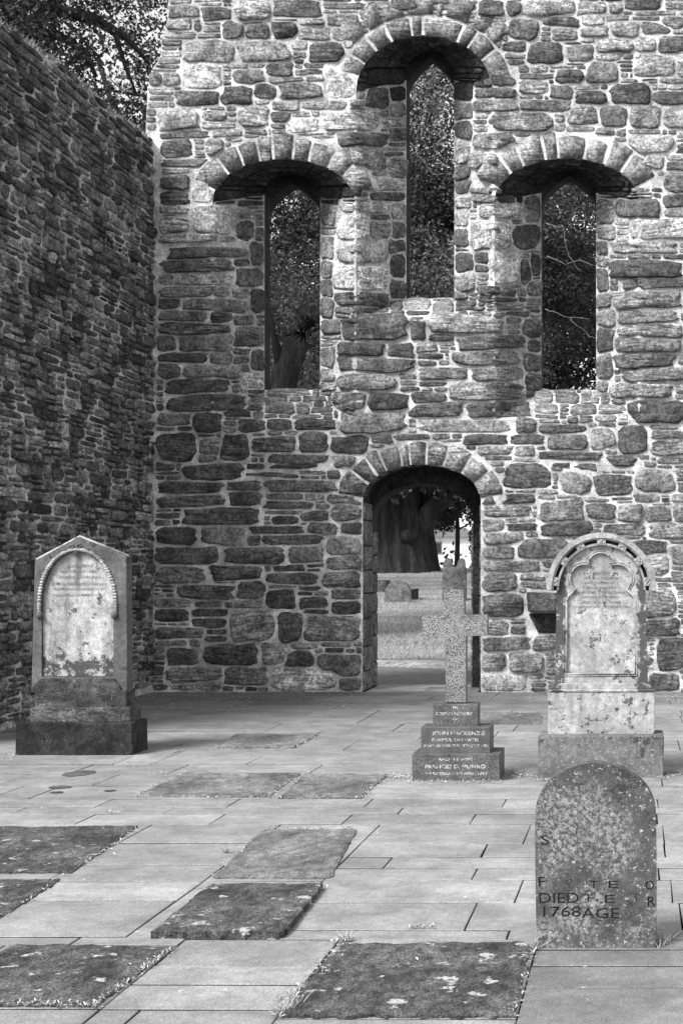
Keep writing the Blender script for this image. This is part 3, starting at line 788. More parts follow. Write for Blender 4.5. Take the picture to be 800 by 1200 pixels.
# jamb stones lining the doorway passage
def jamb(xface, ya, yb, z0, z1, side, parent):
    z = z0
    while z < z1 - 0.1:
        h = min(R.uniform(0.2, 0.36), z1 - z)
        x0, x1 = (xface - 0.05, xface + 0.018) if side > 0 else (xface - 0.018, xface + 0.05)
        bm = prism(box_poly(x0, x1, z + 0.008, z + h - 0.008), ya, yb, 0.012); chip(bm, 0.008, 8, 1)
        o = obj_bm('jamb_stone', bm, M['stone'], parent, True); n = len(o.data.vertices)
        for k_, v_ in (('tone', R.uniform(0.1, 0.2)), ('rnd', R.random())):
            at = o.data.attributes.new(k_, 'FLOAT', 'POINT'); at.data.foreach_set('value', np.full(n, v_, np.float32))
        z += h
jamb(X0, YF + 0.02, YD - 0.01, 0, fz(588, YF), 1, gable)
jamb(Xr0, YD + 0.02, YB - 0.01, 0, fz(616, YB), 1, gable)
jamb(X1, YF + 0.02, YD - 0.01, 0, fz(588, YF), -1, gable)
jamb(Xr1, YD + 0.02, YB - 0.01, 0, fz(616, YB), -1, gable)
# corbel block; dark block below it painted as the shadow in its recess
bm = prism([(fx(618, 19.3), fz(717, 19.3)), (fx(657, 19.3), fz(717, 19.3)), (fx(662, 19.3), fz(695, 19.3)), (fx(617, 19.3), fz(694, 19.3))], 19.22, 19.7, 0.015); chip(bm, 0.01, 9, 2)
cb = obj_bm('corbel', bm, M['stone'], gable, True); n = len(cb.data.vertices)
for k_, v_ in (('tone', 0.07), ('rnd', 0.3)):
    at = cb.data.attributes.new(k_, 'FLOAT', 'POINT'); at.data.foreach_set('value', np.full(n, v_, np.float32))
bm = prism([(fx(630, YF), fz(742, YF)), (fx(672, YF), fz(742, YF)), (fx(672, YF), fz(719, YF)), (fx(619, YF), fz(719, YF))], YF - 0.03, YF + 0.1, 0.012); chip(bm, 0.008, 9, 2)
cb2 = obj_bm('corbel_recess_shade', bm, M['stone'], gable, True); n = len(cb2.data.vertices)
for k_, v_ in (('tone', 0.05), ('rnd', 0.6)):
    at = cb2.data.attributes.new(k_, 'FLOAT', 'POINT'); at.data.foreach_set('value', np.full(n, v_, np.float32))

# ================================================================= SIDE WALL (runs towards the camera on the left)
XW = fx(180, YF)             # its face
side = empty('side_wall', (XW, 16, 0))
tag(side, 'dark uneven rubble wall running along the left side with plants on its top', 'wall')
WT = [(11.0, 6.35), (13.5, 6.45), (14.8, 6.5), (16.5, 6.6), (18.0, 6.58), (19.5, 6.66)]
def wtop(y): return np.interp(y, [q[0] for q in WT], [q[1] for q in WT])
bm = bmesh.new()
ys = np.linspace(13.3, 19.52, 32)
sec = []
for y in ys:
    t_ = float(wtop(y)) - 0.05 + 0.05 * noise.noise(Vector((y * 3, 0, 5)))
    sec.append([bm.verts.new(v) for v in ((XW - 0.004, y, -0.3), (XW - 0.004, y, t_), (XW - 0.45, y, t_ + 0.12), (XW - 0.9, y, t_), (XW - 0.9, y, -0.3))])
for a, b in zip(sec, sec[1:]):
    for i in range(5): bm.faces.new((a[i], a[(i + 1) % 5], b[(i + 1) % 5], b[i]))
bm.faces.new(sec[0]); bm.faces.new(sec[-1][::-1])
obj_bm('wall_body', bm, M['mortar_dark'], side)
# layout unit 1 cm: u = (y - 11) * 100, v = (6.8 - z) * 100
def sblock(u, v): return (6.8 - v / 100.0 > wtop(11 + u / 40.0) - 0.02) | (v > 679) | (u > 340) | (u < 93)
def ssurf(u, v):
    u = np.asarray(u, float); v = np.asarray(v, float)
    P = np.stack([np.full(u.shape, XW) - 0.002, 11 + u / 40, 6.8 - v / 100], -1)
    N = np.zeros(P.shape); N[..., 0] = 1
    return P, N
def pick_side(x, y, rng):
    t = rng.random()
    if t < 0.4: return rng.uniform(7, 20), rng.uniform(4.5, 8)
    if t < 0.85: return rng.uniform(12, 28), rng.uniform(8, 13)
    return rng.uniform(14, 26), rng.uniform(13, 20)
srects = []; v = 12.0
while v < 680:
    hc = R.choice([6, 7, 8, 9, 10, 11, 13, 15]); u = R.uniform(-10, 0); ph = R.uniform(0, 9)
    while u < 341:
        wd = R.uniform(8, 17) if R.random() < 0.55 else R.uniform(16, 30)
        dv = 3.5 * noise.noise(Vector((u * 0.02, v * 0.01, 3))) + 1.2 * noise.noise(Vector((u * 0.15, v, 7)))
        if hc > 9 and R.random() < 0.35:
            k = hc * R.uniform(0.4, 0.6); c_ = u + wd * R.uniform(0.35, 0.65)
            srects.append([u + 1, v + dv + 0.6, u + wd - 0.6, v + dv + k - 0.6, 'n', 0])
            srects.append([u + 1, v + dv + k + 0.6, c_ - 0.6, v + dv + hc - 0.6, 'n', 0]); srects.append([c_ + 0.6, v + dv + k + 0.6, u + wd - 0.6, v + dv + hc - 0.6, 'n', 0])
        elif R.random() < 0.1:
            srects.append([u + 0.6, v + dv + 0.6, u + wd * 0.5, v + dv + hc - 0.6, 'n', 0]); srects.append([u + wd * 0.5 + 1.2, v + dv + 0.6, u + wd - 0.6, v + dv + hc * 0.5, 'n', 0]); srects.append([u + wd * 0.5 + 1.2, v + dv + hc * 0.5 + 1, u + wd - 0.6, v + dv + hc - 0.6, 'n', 0])
        else: srects.append([u + 0.6, v + dv + 0.6 + R.uniform(-.8, .8), u + wd - 0.6, v + dv + hc - 0.6 + R.uniform(-.8, .8), 'n', 0])
        u += wd
    v += hc
srects = [q for q in srects if q[0] > 93 and q[0] < 339 and q[3] < 680 and not bool(sblock(np.array([(q[0] + q[2]) / 2]), np.array([q[1]]))[0])]
spolys = stone_polys(srects, 16, 1.7, 0.8, sblock, 0.13, NR)
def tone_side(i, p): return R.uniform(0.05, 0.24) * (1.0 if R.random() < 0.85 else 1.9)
def relief_side(i, p): return R.uniform(0.012, 0.035) * (0.6 if p[3].max() < 4 else 1)
svis = np.array([1.0 / (11 + p[0] / 40) ** 3 if p[0] > 148 else 0.0 for p in spolys]) * 1000
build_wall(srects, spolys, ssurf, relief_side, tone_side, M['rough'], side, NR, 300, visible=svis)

# ================================================================= GROUND
def gz(x, y):
    y = np.asarray(y, float)
    return np.interp(y, [0, 27, 45, 60, 66, 4000], [0, 0, 0.45, 1.28, 1.36, 1.36])
ysn = np.array([-60, -20, 2, 8, 14, 20.56, 21, 22, 24, 25.5, 27, 30, 34, 38, 42, 45, 48, 52, 56, 60, 63, 66, 80, 120, 200, 500, 1500])
xsn = np.array([-900, -300, -100, -50, -30, -20, -15, -12, -10, -8, -6, -4, -2, 0, 3, 8, 15, 30, 60, 150, 400, 900])
gx, gy = np.meshgrid(xsn, ysn); gzv = gz(gx, gy) - 0.07
V = np.stack([gx, gy, gzv], -1).reshape(-1, 3); nx = len(xsn)
Fq = np.array([(j * nx + i, j * nx + i + 1, (j + 1) * nx + i + 1, (j + 1) * nx + i) for j in range(len(ysn) - 1) for i in range(nx - 1)])
tag(obj_from('ground', V, Fq, M['soil']), kind='structure')
# lawn beyond the doorway, with a ragged near edge
xs = np.linspace(-40, 30, 141); V = []
yy = np.concatenate([[0], np.linspace(0.25, 40, 70), [120, 400]])
for j, dy in enumerate(yy):
    for x in xs:
        e = 25.9 - 0.30 * (x + 6.2) - 0.25 * abs(x + 6.2) + 0.10 * noise.noise(Vector((x * 3, 0, 0))) + 0.05 * noise.noise(Vector((x * 11, 0, 2)))
        e = max(e, 22.3)
        y = e + dy
        z = float(gz(x, y)) + (0.05 if j else -0.06) + 0.035 * noise.noise(Vector((x * 0.8, y * 0.8, 0)))
        V.append((x, y, z))
nx = len(xs)
Fq = np.array([(j * nx + i, j * nx + i + 1, (j + 1) * nx + i + 1, (j + 1) * nx + i) for j in range(len(yy) - 1) for i in range(nx - 1)])
tag(obj_from('lawn', V, Fq, M['lawn'], None, True), kind='structure')
V = [(-40, 20.6, -0.02), (30, 20.6, -0.02), (30, 28, -0.02), (-40, 28, -0.02)]
tag(obj_from('path', V, [(0, 1, 2, 3)], M['asphalt']), kind='structure')
# grass blades where the doorway shows them
def blades(n, name, gen, mat, hmin, hmax, wd, lean=0.5):
    P = gen(n); h = NR.uniform(hmin, hmax, n); a = NR.uniform(0, 2 * math.pi, n)
    dx, dy = np.cos(a) * wd, np.sin(a) * wd
    lx, ly = NR.normal(0, lean, n) * h, NR.normal(0, lean, n) * h
    V = np.empty((n, 3, 3)); V[:, 0] = P + np.stack([-dx, -dy, 0 * h], 1); V[:, 1] = P + np.stack([dx, dy, 0 * h], 1)
    V[:, 2] = P + np.stack([lx, ly, h], 1)
    o = obj_from(name, V.reshape(-1, 3), np.arange(3 * n).reshape(-1, 3), mat)
    o['kind'] = 'stuff'; return o
def lawn_pts(n):
    y = 25.2 + (NR.random(n) ** 1.6) * 36; m_ = NR.uniform(430, 575, n)
    x = (m_ - PX) * y / F
    y = np.maximum(y, 25.95 - 0.30 * (x + 6.2) - 0.25 * np.abs(x + 6.2))
    return np.stack([x, y, gz(x, y) + 0.03], 1)
blades(60000, 'grass', lawn_pts, M['blade'], 0.03, 0.09, 0.006)['label'] = 'short mown grass beyond the doorway'

# ================================================================= PAVEMENT
pave = empty('pavement', (-2.5, 12, 0)); tag(pave, kind='structure')
def gX(px, y): return (px - PX) * EYE / (y - PY)
def gY(y): return F * EYE / (y - PY)
flag_n = 0
def flag(x0, x1, y0, y1, tone, gap=0.006, lift=None):
    """one paving stone in ground metres, y0 nearer than y1"""
    global flag_n
    g_ = gap / 2; gy_ = 0.003 + 0.0009 * y0; j = lambda: R.uniform(-0.003, 0.003)
    c = [(x0 + g_ + j(), y0 + gy_ + j()), (x1 - g_ + j(), y0 + gy_ + j()), (x1 - g_ + j(), y1 - gy_ + j()), (x0 + g_ + j(), y1 - gy_ + j())]
    z = R.uniform(-0.0012, 0.0012) if lift is None else lift
    tx, ty = R.uniform(-0.001, 0.001), R.uniform(-0.001, 0.001)
    bm = bmesh.new()
    zt = lambda i: z + (tx if i in (1, 2) else -tx) + (ty if i > 1 else -ty)
    top = [bm.verts.new((x, y, zt(i))) for i, (x, y) in enumerate(c)]
    bot = [bm.verts.new((x, y, -0.06)) for x, y in c]
    tf = bm.faces.new(top)
    for i in range(4): bm.faces.new((top[i], bot[i], bot[(i + 1) % 4], top[(i + 1) % 4])).material_index = 1
    bmesh.ops.bevel(bm, geom=list(tf.edges), offset=0.003, segments=1, affect='EDGES')
    o = obj_bm('flagstone', bm, M['flag'], pave); o.data.materials.append(M['soil']); n = len(o.data.vertices); flag_n += 1
    for k_, v_ in (('tone', tone), ('rnd', R.random())):
        at = o.data.attributes.new(k_, 'FLOAT', 'POINT'); at.data.foreach_set('value', np.full(n, v_, np.float32))
def row(ya, yb, xa, xb, joints, tone=None):
    """ya far photo row, yb near photo row; joints as ground X"""
    xs_ = [xa] + sorted(q for q in joints if xa + 0.12 < q < xb - 0.12) + [xb]
    for a, b in zip(xs_, xs_[1:]):
        flag(a, b, gY(yb), gY(ya), (tone or 0.40) * 0.64 * R.uniform(0.86, 1.1))
far = [811, 816, 821, 826, 832, 839, 848, 857, 867, 879, 886, 896, 907, 921, 936, 946, 954, 966]
for k, (a, b) in enumerate(zip(far, far[1:])):
    xa, xb = -5.80, 2.6
    if k > 8: xa = max(gX(-90, b), -5.8)
    js = {879: [gX(205, 884), gX(180, 892)], 886: [gX(145, 891), gX(190, 890), gX(300, 890)], 896: [gX(93, 902), gX(212, 900), gX(372, 900), gX(548, 901)],
          907: [gX(12, 915), gX(130, 912), gX(440, 914)], 921: [gX(15, 926), gX(60, 926), gX(390, 928)], 936: [gX(122, 941), gX(270, 943), gX(428, 944), gX(590, 942)],
          946: [gX(20, 951), gX(196, 951), gX(467, 952), gX(636, 950)], 954: [gX(102, 959), gX(255, 960), gX(404, 962), gX(553, 961)]}.get(a)
    ext = [1.0 + R.uniform(-.25, .25), 1.8 + R.uniform(-.25, .25)]
    if js is None or len(js) < 2:
        x = xa + R.uniform(0.3, 1.1); js = []
        while x < xb - 0.3: js.append(x); x += R.uniform(0.6, 1.25)
    else: js = js + [0.02 + R.uniform(-0.1, 0.3)] + ext
    dk = 0.30 if a < 826 else (0.36 if a < 857 else 0.41)  # flags darker towards the gable, the wall's shade put into their tone
    row(a, b, xa, xb, js, dk)
# near field, grouped by the long joints that run away from the camera
for a, b in zip([966, 988, 1014, 1033, 1055], [988, 1014, 1033, 1055, 1098]): row(a, b, -3.75, -2.07, [-2.82], 0.43)
for a, b in zip([966, 1032, 1041], [1032, 1041, 1099.5]): row(a, b, -2.07, -1.50, [], 0.42)
g3 = [(966, 989, [-0.622, -1.505]), (989, 1004.5, [-0.81]), (1004.5, 1017.5, [-1.267, -0.2]), (1017.5, 1031, [-0.797]), (1031, 1058, [-0.549]), (1058, 1090, [-0.714]), (1090, 1101, [-0.53])]
for a, b, js in g3: row(a, b, -1.50, 1.7, js + [0.12 + R.uniform(-0.1, 0.2), 0.9 + R.uniform(-.2, .2)], 0.41)
row(1098, 1108, -3.2, -1.82, [gX(88, 1103)], 0.42)
row(1108, 1182, -3.2, -1.82, [-2.5], 0.4); row(1182, 1215, -3.2, -1.82, [gX(157, 1191)], 0.42)
for a, b in zip([1101, 1131, 1154, 1183], [1131, 1154, 1183, 1215]): row(a, b, -1.82, -1.20, [gX(155, 1192)] if a == 1183 else [], 0.43)
row(1101, 1107, -1.20, -0.40, [], 0.4); row(1107, 1194, -1.20, -0.40, [], 0.3); row(1194, 1215, -1.20, -0.40, [], 0.42)
for a, b in zip([1101, 1113, 1132, 1157], [1113, 1132, 1157, 1215]): row(a, b, -0.40, 1.7, [0.62 + R.uniform(-.1, .2)], 0.30)
for y in range(1215, 1460, 35): row(y, y + 35, -2.6, 0.5, [R.uniform(-2, -1.4), R.uniform(-0.9, -0.3)], 0.4)
row(804.5, 811, fx(428, YF), fx(560, YF), [-2.6], 0.42)
# threshold slabs inside the doorway
for a in (19.56, 19.92, 20.28): flag(X0 + 0.03, X1 - 0.16, a, a + 0.345, 0.44, lift=0.0)

# ---- grave slabs lying in the paving: photo corners (far-left, far-right, near-right, near-left)
def grave(label, c, lift, mat, amp=0.006, cat='grave slab', thick=None):
    q = [(gX(x, y), gY(y)) for x, y in c]
    bm = bmesh.new(); NX, NY = 34, 26
    grid = []
    for j in range(NY + 1):
        r_ = []
        for i in range(NX + 1):
            u, v = i / NX, j / NY
            x = (q[0][0] * (1 - u) + q[1][0] * u) * (1 - v) + (q[3][0] * (1 - u) + q[2][0] * u) * v
            y = (q[0][1] * (1 - u) + q[1][1] * u) * (1 - v) + (q[3][1] * (1 - u) + q[2][1] * u) * v
            e = min(u, 1 - u, v, 1 - v)
            if e == 0:
                x += 0.013 * noise.noise(Vector((x * 30, y * 30, 1))); y += 0.02 * noise.noise(Vector((x * 30, y * 30, 7)))
            z = lift + amp * noise.noise(Vector((x * 5, y * 5, 3))) + amp * 0.6 * noise.noise(Vector((x * 16, y * 16, 3))) - (0.006 if e == 0 else 0)
            r_.append(bm.verts.new((x, y, z)))
        grid.append(r_)
    for j in range(NY):
        for i in range(NX): bm.faces.new((grid[j][i], grid[j][i + 1], grid[j + 1][i + 1], grid[j + 1][i]))
    ed = [grid[0][i] for i in range(NX + 1)] + [grid[j][NX] for j in range(1, NY + 1)] + [grid[NY][i] for i in range(NX - 1, -1, -1)] + [grid[j][0] for j in range(NY - 1, 0, -1)]
    lo = [bm.verts.new((v.co.x, v.co.y, -0.055)) for v in ed]
    for i in range(len(ed)): bm.faces.new((ed[i], ed[(i + 1) % len(ed)], lo[(i + 1) % len(ed)], lo[i]))
    bm.faces.new(lo)
    o = obj_bm('grave_slab', bm, mat, None, False)
    tag(o, label, cat, 'grave slabs set in the paving')
    return o
grave('raised dark mossy slab with a worn front edge and small white lichen spots, in the middle of the paving', [(248, 1042), (378, 1043), (333, 1100), (177, 1100)], 0.035, M['grave'])
grave('square mossy slab directly beyond the raised dark slab, edged with weeds', [(309, 973), (418, 973), (387, 1030), (249, 1030)], 0.012, M['grave_light'])
grave('large dark moss covered slab at the bottom edge beside the dated headstone', [(402, 1107), (624, 1107), (602, 1193), (322, 1193)], 0.014, M['grave'], 0.01)
grave('dark moss covered slab with big white lichen patches at the left edge of the paving', [(-10, 970), (160, 970), (84, 1024), (-90, 1024)], 0.012, M['grave'], 0.01)
grave('partly seen dark slab just in front of the white patched slab at the left edge', [(-80, 1031), (72, 1031), (2, 1076), (-160, 1076)], 0.01, M['grave'])
grave('dark slab in the bottom left corner with a band of weeds along its near edge', [(18, 1109), (205, 1110), (113, 1180), (-120, 1180)], 0.012, M['grave'], 0.01)
grave('wide worn slab left of a weedy seam, in front of the tall pointed tombstone', [(218, 906), (352, 907), (314, 935), (158, 934)], 0.012, M['grave_light'])
grave('worn slab right of the weedy seam, towards the granite cross', [(358, 907), (455, 908), (424, 936), (326, 936)], 0.012, M['grave_light'])
grave('small mossy slab lying alone nearest the doorway', [(276, 861), (372, 862), (344, 877), (256, 877)], 0.014, M['grave_light'])
grave('grey slab between the granite cross and the pale headstone, close to the wall', [(562, 836), (634, 836), (634, 849), (556, 849)], 0.012, M['grave_light'])
# damp marks
for lb, cx_, cy_, rw, rh in [('large', 92, 907, 17, 3.6), ('small', 70, 923, 13, 1.8), ('tiny', 66, 929, 8, 1.1), ('faint', 129, 927, 7, 0.9)]:
    V = [(gX(cx_, cy_), gY(cy_), 0.0045)]; N_ = 24
    for i in range(N_):
        a = 2 * math.pi * i / N_; k = 1 + 0.35 * noise.noise(Vector((math.cos(a) * 2, math.sin(a) * 2, cx_)))
        yy_ = cy_ + rh * math.sin(a) * k; V.append((gX(cx_ + rw * math.cos(a) * k, yy_) if False else V[0][0] + rw * math.cos(a) * k * EYE / (cy_ - PY), gY(yy_), 0.0045))
    tag(obj_from('puddle', V, [(0, 1 + i, 1 + (i + 1) % N_) for i in range(N_)], M['stain']), kind='structure')

# ================================================================= LEFT TOMBSTONE
D = 12.9
lt = empty('pointed_tombstone', (fx(92, D), D + 0.2, 0))
tag(lt, 'tall tombstone with a pointed top and arched rope moulded panel on a black base', 'tombstone')
M['lt_frame'] = headstone_mat('tomb_frame', 0.125, 0.03, streak=0.8, patch_at=0.60)
M['worn'] = headstone_mat('worn_letters', 0.32, 0.05)
M['lt_panel'] = headstone_mat('tomb_panel', 0.40, 0.035, zlo=(0.72, 0.95), streak=1.3, patch_at=0.60, patch_scale=11)
worn_box('plinth', fx(18, D), fx(155, D), D, D + 0.42, -0.02, fz(847, D), M['block'], lt, 0.012, 0.008)
worn_box('lower_step', fx(31, D), fx(150, D), D + 0.07, D + 0.36, fz(847, D) - 0.01, fz(829, D + .07), M['step'], lt, 0.012, 0.007)
worn_box('upper_step', fx(35.5, D), fx(143.5, D), D + 0.10, D + 0.33, fz(829, D) - 0.01, fz(809, D + .1), M['step'], lt, 0.006, 0.004)
# slab
yo = D + 0.13
sp = [(37, 812), (149.5, 812), (148.5, 652), (92, 629), (41, 657)]
pts = [(fx(x, yo), fz(y, yo)) for x, y in sp]
bm = prism(pts, yo, yo + 0.14, 0.006); 
slab = obj_bm('slab', bm, M['lt_frame'], lt)
def arch_pts(xl, xr, ybot, yspr, yap, n=20, pw=1.0):
    c = (xl + xr) / 2; a = (xr - xl) / 2
    return [(xr, ybot)] + [(c + a * math.cos(math.pi * i / n), yspr - (yspr - yap) * abs(math.sin(math.pi * i / n)) ** pw) for i in range(n + 1)] + [(xl, ybot)]
ap = [(fx(x, yo), fz(y, yo)) for x, y in arch_pts(49, 133, 793, 706, 646)]
cutr = obj_bm('c', prism(ap, yo - 0.1, yo + 0.03), M['lt_frame'])
boolean(slab, [cutr])
ap2 = [(fx(x, yo), fz(y, yo)) for x, y in arch_pts(49.5, 132.5, 792.5, 706, 646.5)]
obj_bm('panel', prism(ap2, yo + 0.026, yo + 0.06), M['lt_panel'], lt)
# rope moulding: beads along the arch
bm = bmesh.new(); n = 64
for i in range(n + 1):
    t_ = -0.10 + 1.20 * i / n
    x = 91 - 44.5 * math.cos(math.pi * min(max(t_, 0), 1)); y = 706 - 62 * math.sin(math.pi * min(max(t_, 0), 1))
    if t_ < 0: y = 706 + (-t_) * 120
    if t_ > 1: y = 706 + (t_ - 1) * 120
    mtx = bmesh.ops.create_icosphere(bm, subdivisions=1, radius=0.019 + R.uniform(-0.003, 0.004))
    for v in mtx['verts']: v.co = Vector((v.co.x + fx(x, yo), v.co.y * 0.8 + yo - 0.005, v.co.z * 0.8 + fz(y, yo)))
o = obj_bm('rope_moulding', bm, M['lt_panel'], lt, True)
for sx in (47, 135):
    bm = bmesh.new(); q = bmesh.ops.create_icosphere(bm, subdivisions=2, radius=0.03)
    for v in bm.verts:
        v.co = v.co * (1 + 0.2 * noise.noise(v.co * 60)) ; v.co += Vector((fx(sx, yo), yo - 0.005, fz(721, yo)))
    obj_bm('boss', bm, M['lt_frame'], lt, True)
# carved flowers under the point
bm = bmesh.new()
for x, y, r_ in [(84, 641, 0.026), (93, 640, 0.026), (76, 646, 0.018), (102, 645, 0.02), (108, 650, 0.014), (70, 651, 0.014), (89, 648, 0.017)]:
    for k in range(6):
        q = bmesh.ops.create_icosphere(bm, subdivisions=1, radius=r_ * 0.5)
        for v in q['verts']: v.co += Vector((fx(x, yo) + r_ * 0.6 * math.cos(k * 1.05), yo - 0.006, fz(y, yo) + r_ * 0.6 * math.sin(k * 1.05)))
obj_bm('carving', bm, M['lt_frame'], lt, True)
# coping along the point, base moulding
tube([[(fx(41, yo), yo + 0.04, fz(656, yo), 0.012), (fx(92, yo), yo + 0.04, fz(629, yo), 0.014), (fx(149, yo), yo + 0.04, fz(651.5, yo), 0.012)]], 'coping', M['lt_panel'], lt)
bm = prism([(fx(x, yo - 0.02), fz(y, yo - 0.02)) for x, y in [(36, 811), (143, 811), (140, 803), (134, 795), (48, 795), (40, 803)]], yo - 0.03, yo + 0.05, 0.004)
obj_bm('base_moulding', bm, M['step'], lt)
for i, (s_, y) in enumerate([('ERECTED', 664), ('TO THE MEMORY OF', 671)]): pass
bm = bmesh.new()
for y, a, b in [(663, 76, 108), (669, 70, 112), (676, 66, 116), (684, 60, 122), (690, 62, 120), (697, 64, 114)]:
    x = a
    while x < b:
        wd = R.uniform(0.8, 2.2)
        prism(box_poly(fx(x, yo), fx(x + wd, yo), fz(y + R.uniform(.9, 1.6), yo), fz(y - R.uniform(.9, 1.6), yo)), yo + 0.022, yo + 0.03, bm=bm); x += wd + R.uniform(0.5, 1.4)
obj_bm('worn_inscription', bm, M['worn'], lt)['kind'] = 'stuff'
tag(lt.children[-1], 'weathered illegible lines of carved writing')
# pale weed leaf stuck on the plinth front, small white leaf on the arch
def leaf_patch(name, pts_, size, mat, parent=None, up=0.6, nper=1, stuff=True):
    V, Fc = [], []
    for (x, y, z) in pts_:
        for _ in range(nper):
            a = R.uniform(0, 6.28); L = size * R.uniform(0.5, 1.3); wd = L * R.uniform(0.22, 0.4); el = R.uniform(0.0, up)
            dv = Vector((math.cos(a) * math.cos(el), math.sin(a) * math.cos(el), math.sin(el))); sd = Vector((-math.sin(a), math.cos(a), R.uniform(-.3, .3))) * wd
            p0 = Vector((x, y, z)); p1 = p0 + dv * L * 0.5 + Vector((0, 0, 0.12 * L)); p2 = p0 + dv * L
            b = len(V); V += [p0, p1 + sd * 0.5, p2, p1 - sd * 0.5]; Fc += [(b, b + 1, b + 2), (b, b + 2, b + 3)]
    o = obj_from(name, [tuple(v) for v in V], Fc, mat, parent)
    if stuff: o['kind'] = 'stuff'
    return o

# ================================================================= GRANITE CROSS
D = 11.35
cr = empty('granite_cross', (fx(533, D), D + 0.15, 0))
tag(cr, 'speckled granite cross on three dark steps with white lettering', 'grave cross')
def gbox(name, xa, xb, ya, yb, za, zb, mat, bev=0.004):
    return obj_bm(name, prism(box_poly(xa, xb, za, zb), ya, yb, bev), mat, cr)
zb1, zb2, zb3 = fz(883.5, D), fz(852, D + .07), fz(825, D + .14)
gbox('bottom_step', fx(482.5, D), fx(585, D), D, D + 0.42, -0.02, zb1, M['granite_dark'])
gbox('middle_step', fx(493, D + .07), fx(574, D + .07), D + 0.07, D + 0.35, zb1 - 0.005, zb2, M['granite_dark'])
gbox('top_step', fx(507, D + .14), fx(559.5, D + .14), D + 0.14, D + 0.32, zb2 - 0.005, zb3, M['granite_dark'])
yc = D + 0.185; lean = (fx(532, yc) - fx(534.2, yc)) / (fz(691, yc) - zb3)
def cp(px, py): return (fx(px, yc), fz(py, yc))
cross = [(522, 823.5), (546, 823.5), (544.8, 745.5), (571, 744.5), (571, 720.5), (543.6, 720.5), (543.2, 691), (519.5, 691), (520, 720.5), (494.5, 721.5), (494.5, 745), (521, 745.5)]
bm = prism([cp(*q) for q in cross], yc, yc + 0.10, 0.0)
bmesh.ops.bevel(bm, geom=[e for e in bm.edges], offset=0.004, segments=2, affect='EDGES', clamp_overlap=True)
obj_bm('cross', bm, M['granite'], cr)
ty = D - 0.001
def tl(s_, cx_, cy_, wpx, hpx, y_, **k): text('inscription', s_, fx(cx_, y_), y_, fz(cy_, y_), hpx * 1.35 * y_ / F, M['letter_white'], cr, width=wpx * y_ / F, **k)
tl('In', 533, 829, 5, 4.2, D + .14); tl('LOVING MEMORY', 532, 836.5, 42, 3.6, D + .14); tl('OF', 533, 843, 5, 2.6, D + .14)
tl('JOHN MACKENZIE', 537, 859.5, 62, 4.6, D + .07); tl('FARMER, DALVATIE', 533, 867, 54, 3.8, D + .07); tl('WHO DIED ON THE 19TH JULY 1888', 534, 874, 76, 3.2, D + .07)
tl('AND HIS WIFE', 533, 890, 40, 3.4, D); tl('FRANCES D. MUNRO', 533, 898.5, 70, 4.6, D); tl('WHO DIED 12TH APRIL 1894', 534, 906.5, 72, 3.2, D)

# ================================================================= PALE HEADSTONE (right)
D = 11.54
rt = empty('hooded_headstone', (fx(704, D), D + 0.2, 0))
tag(rt, 'pale lichen covered headstone with a round hood of carved rosettes and a trefoil panel', 'headstone')
cxr = fx(704, D)
M['rt_face'] = headstone_mat('headstone_face', 0.46, 0.04, cx=cxr, edge=0.262, streak=0.6, patch_at=0.585, patch_scale=16, mott=9, mcol=0.16)
M['rt_hood'] = headstone_mat('headstone_hood', 0.36, 0.05, streak=0.4, patch_at=0.60, patch_scale=14)
M['rt_die'] = headstone_mat('headstone_die', 0.38, 0.04, streak=0.7, patch_at=0.57, patch_scale=12, mott=7, mcol=0.2)
M['rt_base'] = headstone_mat('headstone_base', 0.15, 0.04, streak=1.2, speck=0.7, patch_at=0.58, patch_scale=6)
worn_box('base_block', fx(629.5, D), fx(777, D), D, D + 0.42, -0.02, fz(862, D), M['rt_base'], rt, 0.01, 0.006)
y1 = D + 0.12
worn_box('die', fx(641.5, y1), fx(766.5, y1), y1, y1 + 0.22, fz(862, D) - 0.01, fz(811, y1), M['rt_die'], rt, 0.006, 0.003)
worn_box('die_moulding', fx(641, y1), fx(767.5, y1), y1 - 0.008, y1 + 0.23, fz(811, y1), fz(807.5, y1), M['rt_face'], rt, 0.008, 0.001, sub=1)
bm = prism([(fx(x, y1), fz(y, y1)) for x, y in [(642, 807.6), (766, 807.6), (760.5, 801), (649.5, 801)]], y1 + 0.005, y1 + 0.2, 0.004); obj_bm('cap_moulding', bm, M['rt_face'], rt)
ys_ = y1 + 0.04
zc = 690
outl = [(649.5, 802), (758.5, 802), (755.5, zc)] + [(703.8 + 52 * math.cos(math.pi * i / 24), zc - 54 * math.sin(math.pi * i / 24)) for i in range(1, 24)] + [(652, zc)]
bm = prism([(fx(x, ys_), fz(y, ys_)) for x, y in outl], ys_, ys_ + 0.13, 0.004)
face = obj_bm('slab', bm, M['rt_face'], rt)
# trefoil outline
def arc(cx_, cy_, r_, a0, a1, n): return [(cx_ + r_ * math.cos(math.radians(a0 + (a1 - a0) * i / n)), cy_ - r_ * math.sin(math.radians(a0 + (a1 - a0) * i / n))) for i in range(n + 1)]
def trefoil(g_=0.0):
    L = [(664 - g_, 789 + g_), (664 - g_, 706), (666 - g_, 699)]
    L += [(675 - g_ * .6, 690 + g_ * .4)]
    L += arc(684, 678, 16 + g_, 232, 62, 12)
    L += arc(703.5, 664, 15.5 + g_, 168, 12, 12)
    L += arc(723, 678, 16 + g_, 118, -52, 12)
    L += [(732 + g_ * .6, 690 + g_ * .4), (741 + g_, 699), (743 + g_, 706), (743 + g_, 789 + g_)]
    return L
tp = trefoil()
cutr = obj_bm('c', prism([(fx(x, ys_), fz(y, ys_)) for x, y in tp], ys_ - 0.1, ys_ + 0.022), M['rt_face'])
boolean(face, [cutr])
